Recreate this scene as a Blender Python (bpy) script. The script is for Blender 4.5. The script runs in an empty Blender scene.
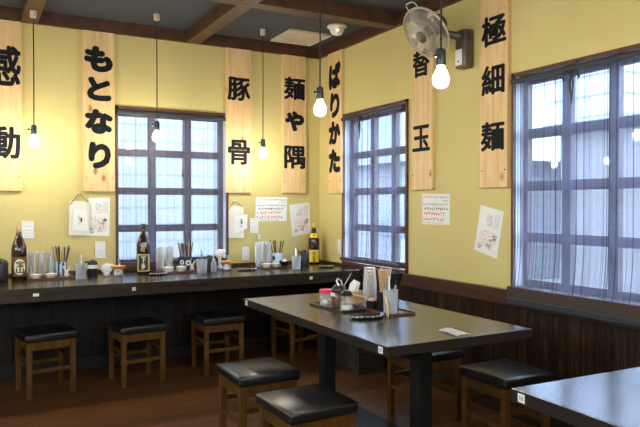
import bpy, bmesh, math, random
from mathutils import Vector, Matrix
R = math.radians
rnd = random.Random(11)
C = bpy.context.scene.collection
S = bpy.context.scene

# ------------------------------------------------------------------ camera, sky, exposure
cam_d = bpy.data.cameras.new('camera')
cam_d.sensor_width = 36.0
cam_d.lens = 643.8 / 640 * 36.0
cam_d.clip_start = 0.05
cam = bpy.data.objects.new('camera', cam_d)
C.objects.link(cam)
cam.location = (0, 0, 1.3)
cam.rotation_euler = (R(90 - 0.785), 0, R(-28.709))
S.camera = cam

world = bpy.data.worlds.new('overcast_sky')
S.world = world
world.use_nodes = True
wn = world.node_tree
wn.nodes['Background'].inputs['Color'].default_value = (0.57, 0.76, 1.0, 1)
wn.nodes['Background'].inputs['Strength'].default_value = 3.1

BULB = 37.0
BULB_COL = (1.0, 0.94, 0.80, 1)
S.view_settings.view_transform = 'Standard'
S.view_settings.look = 'None'
S.view_settings.exposure = 2.72
S.view_settings.gamma = 1.0
S.view_settings.use_curve_mapping = False
S.cycles.use_denoising = True
S.cycles.max_bounces = 10
S.cycles.transparent_max_bounces = 24
S.cycles.caustics_reflective = False
S.cycles.caustics_refractive = False
S.cycles.sample_clamp_indirect = 6.0

# ------------------------------------------------------------------ materials
def mat(name):
    m = bpy.data.materials.new(name); m.use_nodes = True
    nt = m.node_tree
    return m, nt, nt.nodes['Principled BSDF']

def N(nt, kind, **kw):
    n = nt.nodes.new(kind)
    for k, v in kw.items():
        if k in n.inputs: n.inputs[k].default_value = v
        else: setattr(n, k, v)
    return n

def ramp(nt, fac, stops):
    r = nt.nodes.new('ShaderNodeValToRGB')
    e = r.color_ramp.elements
    while len(e) > 1: e.remove(e[-1])
    e[0].position = stops[0][0]; e[0].color = (*stops[0][1], 1)
    for p, c in stops[1:]:
        x = e.new(p); x.color = (*c, 1)
    nt.links.new(fac, r.inputs['Fac'])
    return r.outputs['Color']

def coords(nt, scale=(1, 1, 1), kind='Object'):
    tc = nt.nodes.new('ShaderNodeTexCoord'); mp = nt.nodes.new('ShaderNodeMapping')
    mp.inputs['Scale'].default_value = scale
    nt.links.new(tc.outputs[kind], mp.inputs['Vector'])
    return mp.outputs['Vector']

def bump(nt, bsdf, h, strength=.3, dist=.01):
    b = N(nt, 'ShaderNodeBump'); b.inputs['Strength'].default_value = strength; b.inputs['Distance'].default_value = dist
    nt.links.new(h, b.inputs['Height']); nt.links.new(b.outputs['Normal'], bsdf.inputs['Normal'])

def plain(name, col, rough=.5, metal=0.0, spec=.5, var=.12, scale=18, bumpy=0.0):
    m, nt, b = mat(name)
    v = coords(nt)
    nz = N(nt, 'ShaderNodeTexNoise', Scale=scale, Detail=3.0)
    nt.links.new(v, nz.inputs['Vector'])
    c0 = tuple(max(0, c * (1 - var)) for c in col); c1 = tuple(min(1, c * (1 + var)) for c in col)
    nt.links.new(ramp(nt, nz.outputs['Fac'], [(.3, c0), (.7, c1)]), b.inputs['Base Color'])
    b.inputs['Roughness'].default_value = rough; b.inputs['Metallic'].default_value = metal
    b.inputs['Specular IOR Level'].default_value = spec
    if bumpy: bump(nt, b, nz.outputs['Fac'], bumpy)
    return m

def wood(name, cols, scale=(6, 6, 1), rough=.45, grain=9.0, knots=False, spec=.4, bmp=.12):
    """grain runs along the axis whose scale is smallest"""
    m, nt, b = mat(name)
    v = coords(nt, scale)
    nz = N(nt, 'ShaderNodeTexNoise', Scale=grain, Detail=6.0, Roughness=.62, Distortion=.4)
    nt.links.new(v, nz.inputs['Vector'])
    col = ramp(nt, nz.outputs['Fac'], [(.3, cols[0]), (.5, cols[1]), (.72, cols[2])])
    if knots:
        v2 = coords(nt, (5.5, 5.5, 3.2))
        vo = N(nt, 'ShaderNodeTexVoronoi', Scale=1.0); nt.links.new(v2, vo.inputs['Vector'])
        k = ramp(nt, vo.outputs['Distance'], [(.04, (1, 1, 1)), (.13, (0, 0, 0))])
        mx = N(nt, 'ShaderNodeMix', data_type='RGBA'); mx.inputs[7].default_value = (.34, .15, .045, 1)
        nt.links.new(k, mx.inputs[0]); nt.links.new(col, mx.inputs[6]); col = mx.outputs[2]
    nt.links.new(col, b.inputs['Base Color'])
    b.inputs['Roughness'].default_value = rough; b.inputs['Specular IOR Level'].default_value = spec
    if bmp: bump(nt, b, nz.outputs['Fac'], bmp, .004)
    return m

def planks(name, cols, axis, width, rough=.5, spec=.4, length=None, gap=.012):
    """boards side by side along `axis`, the grain across it"""
    m, nt, b = mat(name)
    tc = nt.nodes.new('ShaderNodeTexCoord'); sx = nt.nodes.new('ShaderNodeSeparateXYZ')
    nt.links.new(tc.outputs['Object'], sx.inputs[0])
    d = N(nt, 'ShaderNodeMath', operation='DIVIDE'); d.inputs[1].default_value = width
    nt.links.new(sx.outputs[axis], d.inputs[0])
    fl = N(nt, 'ShaderNodeMath', operation='FLOOR'); nt.links.new(d.outputs[0], fl.inputs[0])
    fr = N(nt, 'ShaderNodeMath', operation='FRACT'); nt.links.new(d.outputs[0], fr.inputs[0])
    wn_ = N(nt, 'ShaderNodeTexWhiteNoise', noise_dimensions='1D'); nt.links.new(fl.outputs[0], wn_.inputs['W'])
    sc = [3.0, 3.0, 3.0]
    sc['XYZ'.index(axis)] = 26.0
    if length: sc[2] = 1.0
    else: sc[2] = 1.6
    mp = nt.nodes.new('ShaderNodeMapping'); mp.inputs['Scale'].default_value = sc
    nt.links.new(tc.outputs['Object'], mp.inputs['Vector'])
    ad = N(nt, 'ShaderNodeVectorMath', operation='ADD'); nt.links.new(mp.outputs[0], ad.inputs[0])
    ml = N(nt, 'ShaderNodeVectorMath', operation='SCALE'); ml.inputs['Scale'].default_value = 30.0
    nt.links.new(wn_.outputs['Color'], ml.inputs[0]); nt.links.new(ml.outputs[0], ad.inputs[1])
    nz = N(nt, 'ShaderNodeTexNoise', Scale=2.2, Detail=6.0, Roughness=.65, Distortion=.6)
    nt.links.new(ad.outputs[0], nz.inputs['Vector'])
    col = ramp(nt, nz.outputs['Fac'], [(.3, cols[0]), (.52, cols[1]), (.75, cols[2])])
    hv = N(nt, 'ShaderNodeHueSaturation'); nt.links.new(col, hv.inputs['Color'])
    mr = N(nt, 'ShaderNodeMapRange'); mr.inputs[3].default_value = .55; mr.inputs[4].default_value = 1.35
    nt.links.new(wn_.outputs['Value'], mr.inputs[0]); nt.links.new(mr.outputs[0], hv.inputs['Value'])
    lt = N(nt, 'ShaderNodeMath', operation='LESS_THAN'); lt.inputs[1].default_value = gap / width
    nt.links.new(fr.outputs[0], lt.inputs[0])
    mx = N(nt, 'ShaderNodeMix', data_type='RGBA'); mx.inputs[7].default_value = (.006, .004, .003, 1)
    nt.links.new(lt.outputs[0], mx.inputs[0]); nt.links.new(hv.outputs[0], mx.inputs[6])
    nt.links.new(mx.outputs[2], b.inputs['Base Color'])
    b.inputs['Roughness'].default_value = rough; b.inputs['Specular IOR Level'].default_value = spec
    iv = N(nt, 'ShaderNodeMath', operation='SUBTRACT'); nt.links.new(nz.outputs['Fac'], iv.inputs[0]); nt.links.new(lt.outputs[0], iv.inputs[1])
    bump(nt, b, iv.outputs[0], .25, .004)
    return m

def wall_paint():
    m, nt, b = mat('yellow_wallpaper')
    v = coords(nt, (1, 1, .05))
    nz = N(nt, 'ShaderNodeTexNoise', Scale=70.0, Detail=3.0); nt.links.new(v, nz.inputs['Vector'])
    v2 = coords(nt); n2 = N(nt, 'ShaderNodeTexNoise', Scale=1.6, Detail=2.0); nt.links.new(v2, n2.inputs['Vector'])
    a = ramp(nt, n2.outputs['Fac'], [(.3, (.585, .478, .182)), (.7, (.635, .522, .208))])
    mx = N(nt, 'ShaderNodeMix', data_type='RGBA', blend_type='MULTIPLY'); mx.inputs[0].default_value = 1
    nt.links.new(a, mx.inputs[6]); nt.links.new(ramp(nt, nz.outputs['Fac'], [(.3, (.965, .965, .96)), (.7, (1, 1, 1))]), mx.inputs[7])
    nt.links.new(mx.outputs[2], b.inputs['Base Color'])
    b.inputs['Roughness'].default_value = .62; b.inputs['Specular IOR Level'].default_value = .25
    bump(nt, b, nz.outputs['Fac'], .08, .003)
    return m

def clear(name, tint, op, rough=.08, body=(.8, .85, .9)):
    """thin clear plastic or glass seen as a mix of see-through and gloss"""
    m, nt, b = mat(name)
    out = nt.nodes['Material Output']
    tr = N(nt, 'ShaderNodeBsdfTransparent'); tr.inputs[0].default_value = (*tint, 1)
    b.inputs['Base Color'].default_value = (*body, 1); b.inputs['Roughness'].default_value = rough
    lw = N(nt, 'ShaderNodeLayerWeight'); lw.inputs['Blend'].default_value = .35
    mr = N(nt, 'ShaderNodeMapRange'); mr.inputs[3].default_value = op; mr.inputs[4].default_value = min(1, op + .55)
    nt.links.new(lw.outputs['Facing'], mr.inputs[0])
    mx = N(nt, 'ShaderNodeMixShader')
    nt.links.new(mr.outputs[0], mx.inputs[0]); nt.links.new(tr.outputs[0], mx.inputs[1]); nt.links.new(b.outputs[0], mx.inputs[2])
    nt.links.new(mx.outputs[0], out.inputs['Surface'])
    return m

def pane_glass():
    m, nt, b = mat('window_glass')
    out = nt.nodes['Material Output']
    tr = N(nt, 'ShaderNodeBsdfTransparent'); tr.inputs[0].default_value = (.97, .98, 1, 1)
    gl = N(nt, 'ShaderNodeBsdfGlossy'); gl.inputs['Roughness'].default_value = .02
    lw = N(nt, 'ShaderNodeLayerWeight'); lw.inputs['Blend'].default_value = .5
    pw = N(nt, 'ShaderNodeMath', operation='POWER'); pw.inputs[1].default_value = 5.0
    nt.links.new(lw.outputs['Facing'], pw.inputs[0])
    fr = N(nt, 'ShaderNodeMath', operation='MULTIPLY_ADD'); fr.inputs[1].default_value = .9; fr.inputs[2].default_value = .035
    nt.links.new(pw.outputs[0], fr.inputs[0])
    mx = N(nt, 'ShaderNodeMixShader')
    nt.links.new(fr.outputs[0], mx.inputs[0]); nt.links.new(tr.outputs[0], mx.inputs[1]); nt.links.new(gl.outputs[0], mx.inputs[2])
    nt.links.new(mx.outputs[0], out.inputs['Surface'])
    return m

def weave(name, axis, base, dense, col, seed):
    """see-through woven cloth with uneven darker warp threads"""
    m, nt, b = mat(name)
    out = nt.nodes['Material Output']
    tc = nt.nodes.new('ShaderNodeTexCoord')
    def tex(scale_main, scale_z, sc, det):
        s = [.01, .01, scale_z]; s['XYZ'.index(axis)] = scale_main
        mp = nt.nodes.new('ShaderNodeMapping'); mp.inputs['Scale'].default_value = s; mp.inputs['Location'].default_value = (seed, seed, 0)
        nt.links.new(tc.outputs['Object'], mp.inputs['Vector'])
        n = N(nt, 'ShaderNodeTexNoise', Scale=sc, Detail=det); nt.links.new(mp.outputs[0], n.inputs['Vector'])
        return n.outputs['Fac']
    st = ramp(nt, tex(1, .0004, 88.0, 1.0), [(.57, (0, 0, 0)), (.63, (1, 1, 1))])
    hz = ramp(nt, tex(.5, 6, 60.0, 2.0), [(.2, (0, 0, 0)), (.8, (1, 1, 1))])
    lo = ramp(nt, tex(1, .002, 9.0, 2.0), [(.35, (0, 0, 0)), (.65, (1, 1, 1))])
    a = N(nt, 'ShaderNodeMath', operation='MULTIPLY_ADD'); a.inputs[1].default_value = dense; a.inputs[2].default_value = base
    nt.links.new(st, a.inputs[0])
    c = N(nt, 'ShaderNodeMath', operation='MULTIPLY_ADD', use_clamp=True); c.inputs[1].default_value = .035
    e = N(nt, 'ShaderNodeMath', operation='MULTIPLY_ADD'); e.inputs[1].default_value = .14
    nt.links.new(lo, e.inputs[0]); nt.links.new(a.outputs[0], e.inputs[2])
    nt.links.new(hz, c.inputs[0]); nt.links.new(e.outputs[0], c.inputs[2])
    tr = N(nt, 'ShaderNodeBsdfTransparent')
    cc = ramp(nt, st, [(0, col), (1, tuple(q * .22 for q in col))])
    df = N(nt, 'ShaderNodeBsdfDiffuse'); nt.links.new(cc, df.inputs[0])
    tl = N(nt, 'ShaderNodeBsdfTranslucent'); nt.links.new(cc, tl.inputs[0])
    m1 = N(nt, 'ShaderNodeMixShader'); m1.inputs[0].default_value = .5
    nt.links.new(df.outputs[0], m1.inputs[1]); nt.links.new(tl.outputs[0], m1.inputs[2])
    m2 = N(nt, 'ShaderNodeMixShader')
    nt.links.new(c.outputs[0], m2.inputs[0]); nt.links.new(tr.outputs[0], m2.inputs[1]); nt.links.new(m1.outputs[0], m2.inputs[2])
    nt.links.new(m2.outputs[0], out.inputs['Surface'])
    return m

def emitter(name, col, strength):
    m, nt, b = mat(name)
    b.inputs['Base Color'].default_value = (1, 1, 1, 1)
    b.inputs['Emission Color'].default_value = col
    b.inputs['Emission Strength'].default_value = strength
    return m

def siding(name, c0, c1, pitch, axis='Z'):
    m, nt, b = mat(name)
    tc = nt.nodes.new('ShaderNodeTexCoord'); sx = nt.nodes.new('ShaderNodeSeparateXYZ')
    nt.links.new(tc.outputs['Object'], sx.inputs[0])
    d = N(nt, 'ShaderNodeMath', operation='DIVIDE'); d.inputs[1].default_value = pitch; nt.links.new(sx.outputs[axis], d.inputs[0])
    fr = N(nt, 'ShaderNodeMath', operation='FRACT'); nt.links.new(d.outputs[0], fr.inputs[0])
    nt.links.new(ramp(nt, fr.outputs[0], [(.0, c1), (.12, c1), (.16, c0)]), b.inputs['Base Color'])
    b.inputs['Roughness'].default_value = .7
    return m

def bricks(name, c0, c1, mortar, scale):
    m, nt, b = mat(name)
    tc = nt.nodes.new('ShaderNodeTexCoord'); mp = nt.nodes.new('ShaderNodeMapping')
    mp.inputs['Rotation'].default_value = (R(90), 0, R(90))
    nt.links.new(tc.outputs['Object'], mp.inputs['Vector'])
    br = N(nt, 'ShaderNodeTexBrick', Scale=scale); br.inputs['Color1'].default_value = (*c0, 1); br.inputs['Color2'].default_value = (*c1, 1); br.inputs['Mortar'].default_value = (*mortar, 1)
    br.inputs['Brick Width'].default_value = .6; br.inputs['Row Height'].default_value = .2
    nt.links.new(mp.outputs[0], br.inputs['Vector']); nt.links.new(br.outputs['Color'], b.inputs['Base Color'])
    b.inputs['Roughness'].default_value = .8
    return m

M = dict(
    wall=wall_paint(),
    ceiling=plain('grey_ceiling', (.055, .062, .072), .8, var=.06, scale=6),
    trim=wood('dark_brown_trim', [(.040, .016, .008), (.068, .027, .013), (.098, .04, .019)], (1, 1, 1), .45, 14),
    beam=wood('brown_beam', [(.052, .022, .010), (.084, .037, .016), (.118, .055, .025)], (1, 1, 1), .5, 10),
    rail=wood('reddish_rail', [(.038, .015, .009), (.062, .024, .013), (.085, .033, .018)], (8, .6, 8), .38, 4),
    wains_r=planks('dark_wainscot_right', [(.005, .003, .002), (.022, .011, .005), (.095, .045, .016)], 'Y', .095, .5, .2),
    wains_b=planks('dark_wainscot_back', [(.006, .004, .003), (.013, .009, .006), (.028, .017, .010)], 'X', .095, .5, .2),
    floor=planks('brown_floor_boards', [(.040, .014, .005), (.125, .046, .014), (.21, .085, .028)], 'Y', .115, .38, .25, length=True, gap=.004),
    base=plain('dark_baseboard', (.016, .012, .010), .55, spec=.25),
    pine=wood('pine_board', [(.60, .37, .15), (.72, .48, .22), (.79, .56, .29)], (9, 9, .7), .55, 3.0, knots=True),
    ink=plain('black_brush_paint', (.009, .010, .012), .7, var=.3, spec=.12),
    nail=plain('dark_nail', (.05, .05, .05), .4, .8),
    counter=wood('dark_counter_top', [(.018, .012, .009), (.030, .020, .014), (.042, .028, .019)], (.6, 6, 6), .22, 5, bmp=.03, spec=.5),
    edge=plain('dark_table_edge', (.016, .012, .009), .5, spec=.3),
    table=wood('dark_table_top', [(.022, .017, .013), (.032, .024, .018), (.042, .031, .023)], (6, .6, 6), .22, 5, bmp=.04, spec=.8),
    table2=wood('glossy_table_top', [(.022, .017, .013), (.032, .024, .018), (.042, .031, .023)], (6, .6, 6), .22, 5, bmp=.04, spec=.8),
    steel=plain('black_steel', (.008, .008, .008), .55, spec=.2),
    leather=plain('black_leatherette', (.010, .010, .011), .30, var=.2, scale=60, bumpy=.05),
    stoolw=wood('brown_stool_wood', [(.055, .022, .004), (.085, .036, .006), (.12, .052, .009)], (7, 7, 1.2), .5, 4, spec=.2),
    frame=wood('window_frame_wood', [(.055, .022, .013), (.09, .036, .02), (.12, .05, .028)], (2, 2, 2), .45, 8),
    lattice=wood('window_lattice_wood', [(.055, .034, .03), (.08, .05, .042), (.10, .065, .055)], (3, 3, 3), .5, 8),
    jamb=plain('pale_window_jamb', (.72, .74, .76), .6, var=.03),
    glass=pane_glass(),
    clothb=weave('blind_cloth_back', 'X', .22, .20, (.22, .24, .33), 0.0),
    clothr=weave('blind_cloth_right', 'Y', .32, .27, (.17, .17, .25), 3.1),
    clothr2=weave('blind_cloth_near', 'Y', .42, .30, (.15, .155, .225), 7.7),
    hem=plain('brown_blind_hem', (.050, .030, .022), .8, scale=90, var=.3),
    rod=plain('charcoal_blind_rail', (.022, .026, .028), .5),
    cord=plain('black_cord', (.012, .012, .014), .6),
    cordcap=plain('cream_ceiling_cap', (.62, .55, .42), .5),
    socket=plain('black_bakelite', (.012, .012, .013), .35),
    bulb=emitter('lit_bulb', BULB_COL, BULB),
    bulbneck=plain('frosted_bulb_neck', (.85, .82, .75), .4, var=.02),
    bronze=plain('bronze_plastic', (.115, .090, .066), .38, .35),
    wire=plain('steel_wire', (.62, .56, .46), .4, .45),
    blade=plain('smoky_fan_blade', (.20, .18, .15), .4),
    white=plain('white_plastic', (.72, .72, .68), .45, var=.03),
    paper=plain('white_paper', (.80, .79, .74), .8, var=.03, scale=9),
    cream=plain('cream_paper', (.74, .70, .60), .8, var=.06, scale=12),
    orange_ink=plain('orange_marker', (.85, .16, .05), .7),
    green_ink=plain('olive_marker', (.23, .24, .07), .7),
    dark_ink=plain('dark_pen', (.06, .055, .05), .7),
    grey_ink=plain('grey_pen', (.36, .36, .36), .7),
    red_ink=plain('red_pen', (.62, .12, .10), .7),
    brownstring=plain('brown_string', (.16, .08, .04), .8),
    bottle=plain('brown_bottle_glass', (.030, .012, .004), .06, spec=.8),
    label_w=plain('maroon_label', (.15, .055, .04), .6, var=.5, scale=40),
    label_c=plain('cream_label', (.78, .70, .40), .6, var=.05),
    label_b=plain('navy_label', (.018, .025, .035), .5),
    label_g=plain('gold_label', (.55, .42, .17), .5),
    label_y=plain('yellow_label', (.85, .62, .02), .5, var=.04),
    blue_ink=plain('navy_ink', (.015, .02, .10), .5),
    yellowcap=plain('yellow_cap', (.85, .55, .02), .4),
    copper=plain('copper_foil', (.72, .40, .22), .35, .4),
    tray=wood('red_brown_tray', [(.07, .024, .012), (.11, .04, .02), (.15, .055, .028)], (2, 8, 8), .4, 4),
    blacktray=plain('black_lacquer_tray', (.012, .011, .011), .28),
    dish=plain('cream_porcelain', (.74, .70, .58), .25, var=.02),
    navyp=plain('navy_porcelain', (.018, .045, .16), .25),
    palep=plain('pale_blue_porcelain', (.55, .66, .74), .25, var=.03),
    blackp=plain('black_plastic', (.012, .012, .013), .3),
    stick_w=wood('pale_chopstick_wood', [(.52, .33, .15), (.62, .41, .20), (.70, .48, .26)], (6, 6, 1), .5, 8),
    tumbler=clear('clear_tumbler_plastic', (.95, .95, .95), .22, .45, (.86, .86, .84)),
    frost=clear('frosted_cup_plastic', (.82, .84, .86), .50, .4, (.58, .60, .62)),
    clearjar=clear('clear_jar_glass', (.97, .97, .97), .05, .06, (.8, .8, .8)),
    orange=plain('orange_plastic', (.90, .32, .01), .35, var=.04),
    garlic=plain('white_garlic', (.82, .80, .75), .5, var=.08, scale=60),
    pinkp=plain('pink_plastic', (.85, .05, .20), .35),
    pinkspice=plain('pinkish_spice', (.62, .34, .22), .8, scale=80),
    sauce=plain('brown_sauce', (.12, .045, .012), .15),
    metal=plain('brushed_metal', (.55, .55, .56), .28, .9),
    rattan=plain('dark_woven_rattan', (.030, .027, .020), .8, spec=.1, var=.75, scale=70, bumpy=.8),
    gem=plain('bright_blue_bead', (.08, .32, .90), .2),
    shell=plain('pale_shell_bead', (.60, .55, .46), .4),
    led=emitter('red_indicator', (1, .2, .08, 1), 2.0),
    greenp=plain('green_sticker', (.05, .45, .10), .5), redp=plain('red_sticker', (.65, .05, .03), .5),
    bwall=siding('pale_siding', (.19, .19, .19), (.14, .145, .155), .22),
    bwall2=bricks('pale_brick', (.22, .21, .20), (.255, .245, .235), (.18, .17, .165), 2.2),
    btower=siding('banded_tower', (.34, .35, .37), (.13, .15, .19), .9),
    broof=plain('grey_roof', (.22, .25, .30), .7),
    bwin=plain('dark_house_window', (.10, .13, .18), .15),
    ground=plain('asphalt', (.22, .22, .23), .9),
)

# ------------------------------------------------------------------ mesh helpers
for k_, w_, r_ in (('table2', 1.0, .20),):
    q_ = M[k_].node_tree.nodes['Principled BSDF']; q_.inputs['Coat Weight'].default_value = w_; q_.inputs['Coat Roughness'].default_value = r_; q_.inputs['Coat IOR'].default_value = 2.0
def nb(): return bmesh.new()

def merge(dst, src):
    me = bpy.data.meshes.new('tmp'); src.to_mesh(me); src.free()
    dst.from_mesh(me); bpy.data.meshes.remove(me)

def box(bm, x0, x1, y0, y1, z0, z1, bev=0.0, seg=2, mtx=None):
    t = nb()
    bmesh.ops.create_cube(t, size=1.0)
    for v in t.verts:
        v.co = Vector((x0 + (v.co.x + .5) * (x1 - x0), y0 + (v.co.y + .5) * (y1 - y0), z0 + (v.co.z + .5) * (z1 - z0)))
    if bev:
        bmesh.ops.bevel(t, geom=list(t.edges), offset=bev, segments=seg, profile=.5, affect='EDGES')
    if mtx: bmesh.ops.transform(t, matrix=mtx, verts=t.verts)
    merge(bm, t)
    return bm

def lathe(bm, prof, seg=24, mtx=None, close=True):
    """prof: list of (r, z) from bottom to top"""
    rings = []
    for r, z in prof:
        if r < 1e-6:
            p = Vector((0, 0, z)); rings.append([bm.verts.new(mtx @ p if mtx else p)])
        else:
            ring = []
            for i in range(seg):
                a = 2 * math.pi * i / seg
                p = Vector((r * math.cos(a), r * math.sin(a), z))
                ring.append(bm.verts.new(mtx @ p if mtx else p))
            rings.append(ring)
    for a, b in zip(rings, rings[1:]):
        n = max(len(a), len(b))
        if n == 1: continue
        for i in range(n):
            j = (i + 1) % n
            if len(a) == 1: bm.faces.new((a[0], b[j], b[i]))
            elif len(b) == 1: bm.faces.new((a[i], a[j], b[0]))
            else: bm.faces.new((a[i], a[j], b[j], b[i]))
    if close:
        for ring, rev in ((rings[0], True), (rings[-1], False)):
            if len(ring) > 2: bm.faces.new(ring[::-1] if rev else ring)
    return bm

def tube(bm, pts, r, seg=8, closed=False, r1=None):
    pts = [Vector(p) for p in pts]; n = len(pts); rings = []
    up = None
    for i, p in enumerate(pts):
        if closed: t = pts[(i + 1) % n] - pts[i - 1]
        else: t = pts[min(i + 1, n - 1)] - pts[max(i - 1, 0)]
        t.normalize()
        if up is None:
            up = Vector((0, 0, 1)) if abs(t.z) < .9 else Vector((1, 0, 0))
        a = t.cross(up).normalized(); b = a.cross(t).normalized(); up = b
        rr = r if r1 is None else r + (r1 - r) * i / max(1, n - 1)
        rings.append([bm.verts.new(p + a * rr * math.cos(2 * math.pi * k / seg) + b * rr * math.sin(2 * math.pi * k / seg)) for k in range(seg)])
    rng = range(n) if closed else range(n - 1)
    for i in rng:
        A, B = rings[i], rings[(i + 1) % n]
        for k in range(seg):
            l = (k + 1) % seg
            bm.faces.new((A[k], A[l], B[l], B[k]))
    if not closed:
        bm.faces.new(rings[0][::-1]); bm.faces.new(rings[-1])
    return bm

def ball(bm, c, r, sx=1, sy=1, sz=1, seg=14):
    t = nb(); bmesh.ops.create_uvsphere(t, u_segments=seg, v_segments=max(6, seg // 2 + 2), radius=r)
    for v in t.verts: v.co = Vector((v.co.x * sx + c[0], v.co.y * sy + c[1], v.co.z * sz + c[2]))
    merge(bm, t); return bm

def obj(name, bm, m, parent=None, smooth=False, loc=None):
    bmesh.ops.recalc_face_normals(bm, faces=bm.faces)
    me = bpy.data.meshes.new(name); bm.to_mesh(me); bm.free()
    me.materials.append(m)
    if smooth:
        for p in me.polygons: p.use_smooth = True
        try: me.set_sharp_from_angle(angle=R(40))
        except Exception: pass
    o = bpy.data.objects.new(name, me); C.objects.link(o)
    if parent: o.parent = parent
    if loc: o.location = loc
    return o

def tag(o, label=None, cat=None, group=None, kind=None):
    if label: o['label'] = label
    if cat: o['category'] = cat
    if group: o['group'] = group
    if kind: o['kind'] = kind
    return o

def thing(name, label, cat, loc=(0, 0, 0), rz=0.0, group=None):
    o = bpy.data.objects.new(name, None); o.empty_display_size = .05
    C.objects.link(o); o.location = loc; o.rotation_euler = (0, 0, rz)
    return tag(o, label, cat, group)

def struct(name, bm, m, parent=None, smooth=False):
    o = obj(name, bm, m, parent, smooth)
    if not parent: o['kind'] = 'structure'
    return o

def copy_tree(o, parent=None):
    c = o.copy(); C.objects.link(c)
    if parent: c.parent = parent
    for ch in o.children: copy_tree(ch, c)
    return c

_g = {}
def glyph(ch, off=.02, slices=0):
    """verts (u, v, w) in the unit box and faces of one brush-thick character"""
    if (ch, off, slices) in _g: return _g[(ch, off, slices)]
    cu = bpy.data.curves.new('t', 'FONT'); cu.body = ch; cu.offset = off; cu.extrude = .5; cu.resolution_u = 3
    ob = bpy.data.objects.new('t', cu); C.objects.link(ob)
    bpy.context.view_layer.update()
    dg = bpy.context.evaluated_depsgraph_get()
    me = bpy.data.meshes.new_from_object(ob.evaluated_get(dg))
    vs = [v.co.copy() for v in me.vertices]; fs = [tuple(p.vertices) for p in me.polygons]
    if slices:
        sb = nb(); sb.from_mesh(me); lo_, hi_ = min(v.x for v in vs), max(v.x for v in vs)
        for k in range(1, slices):
            bmesh.ops.bisect_plane(sb, geom=list(sb.verts) + list(sb.edges) + list(sb.faces), plane_co=(lo_ + (hi_ - lo_) * k / slices, 0, 0), plane_no=(1, 0, 0))
        sb.verts.index_update(); vs = [v.co.copy() for v in sb.verts]; fs = [tuple(v.index for v in f.verts) for f in sb.faces]; sb.free()
    x0 = min(v.x for v in vs); x1 = max(v.x for v in vs); y0 = min(v.y for v in vs); y1 = max(v.y for v in vs)
    bpy.data.objects.remove(ob); bpy.data.curves.remove(cu); bpy.data.meshes.remove(me)
    out = [((v.x - x0) / (x1 - x0), (v.y - y0) / (y1 - y0), v.z + .5) for v in vs], fs
    _g[(ch, off, slices)] = out
    return out

def put_glyph(bm, ch, fn, off=0.0, slices=0):
    vs, fs = glyph(ch, off, slices)
    V = [bm.verts.new(fn(*v)) for v in vs]
    for f in fs:
        try: bm.faces.new([V[i] for i in f])
        except ValueError: pass

def stroke(bm, fn, u, v, L, w, a):
    c, s = math.cos(a), math.sin(a)
    q = [(-L / 2, -w / 2), (L / 2, -w / 2), (L / 2, w / 2), (-L / 2, w / 2)]
    bm.faces.new([bm.verts.new(fn(u + x * c - y * s, v + x * s + y * c)) for x, y in q])

def scribble(bm, fn, u0, u1, v, h, fill=.8, thick=.16, dens=4):
    """a handwritten line too small to read: a few pen strokes per character cell"""
    u = u0
    while u < u1 - h * .4:
        for _ in range(dens):
            stroke(bm, fn, u + h * rnd.uniform(.2, .8) * fill, v + h * rnd.uniform(-.35, .35), h * rnd.uniform(.3, .75), h * thick, rnd.choice([0, 0, math.pi / 2, math.pi / 2, .7, -.8]))
        u += h * rnd.uniform(.9, 1.12)

# ------------------------------------------------------------------ the setting
XR, YB, ZC = 2.952, 5.40, 2.785          # right wall, back wall, ceiling
XL, YF = -3.2, -3.0
T = .07
struct('floor', box(nb(), XL - .1, XR + .1, YF - .1, YB + .1, -.1, 0), M['floor'])
struct('ceiling', box(nb(), XL - .1, XR + .1, YF - .1, YB + .1, ZC, ZC + .1), M['ceiling'])
ZW0, ZW1 = .776, 2.085
def wall_holes(axis, a0, a1, holes, p0, p1):
    bm = nb()
    def seg(u0, u1, z0, z1):
        if axis == 'X': box(bm, u0, u1, p0, p1, z0, z1)
        else: box(bm, p0, p1, u0, u1, z0, z1)
    u = a0
    for h0, h1, z0, z1 in sorted(holes):
        seg(u, h0, 0, ZC); seg(h0, h1, 0, z0); seg(h0, h1, z1, ZC); u = h1
    seg(u, a1, 0, ZC)
    return bm
BW = (1.075, 2.010)                      # back window opening
W1 = (4.000, 4.935); W2 = (1.960, 2.895) # right window openings
struct('wall_back', wall_holes('X', XL - .1, XR + T, [(*BW, ZW0, ZW1)], YB, YB + T), M['wall'])
struct('wall_right', wall_holes('Y', YF - .1, YB, [(*W1, ZW0, ZW1), (*W2, ZW0, ZW1)], XR, XR + T), M['wall'])
LW = (.6, 3.2, 1.45, 2.35)
FW = (-1.5, 1.0, 1.45, 2.35)  # opening for the added front window
struct('wall_left', wall_holes('Y', YF - .1, YB, [LW], XL - T, XL), M['wall'])
struct('wall_front', wall_holes('X', XL - T, XR + T, [FW], YF - T, YF), M['wall'])

# wainscot, rails, skirting
struct('trim_1', box(nb(), XL, XR - .03, YB - .045, YB, 0, .74), M['wains_b'])
struct('trim_2', box(nb(), XR - .03, XR, YF, YB - .045, 0, .70), M['wains_r'])
struct('trim_3', box(nb(), XR - .042, XR, YF, 4.575, .68, .776, .004), M['rail'])
struct('trim_4', box(nb(), XL, XR, YB - .016, YB, .7525, .778, .002), M['rail'])
struct('trim_5', box(nb(), XR - .016, XR, 4.60, YB - .016, .7525, .776, .002), M['rail'])
struct('baseboard_back', box(nb(), XL, XR - .03, YB - .065, YB - .045, 0, .10, .003), M['base'])
struct('baseboard_right', box(nb(), XR - .045, XR - .03, YF, YB - .065, 0, .09, .003), M['base'])
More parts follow.
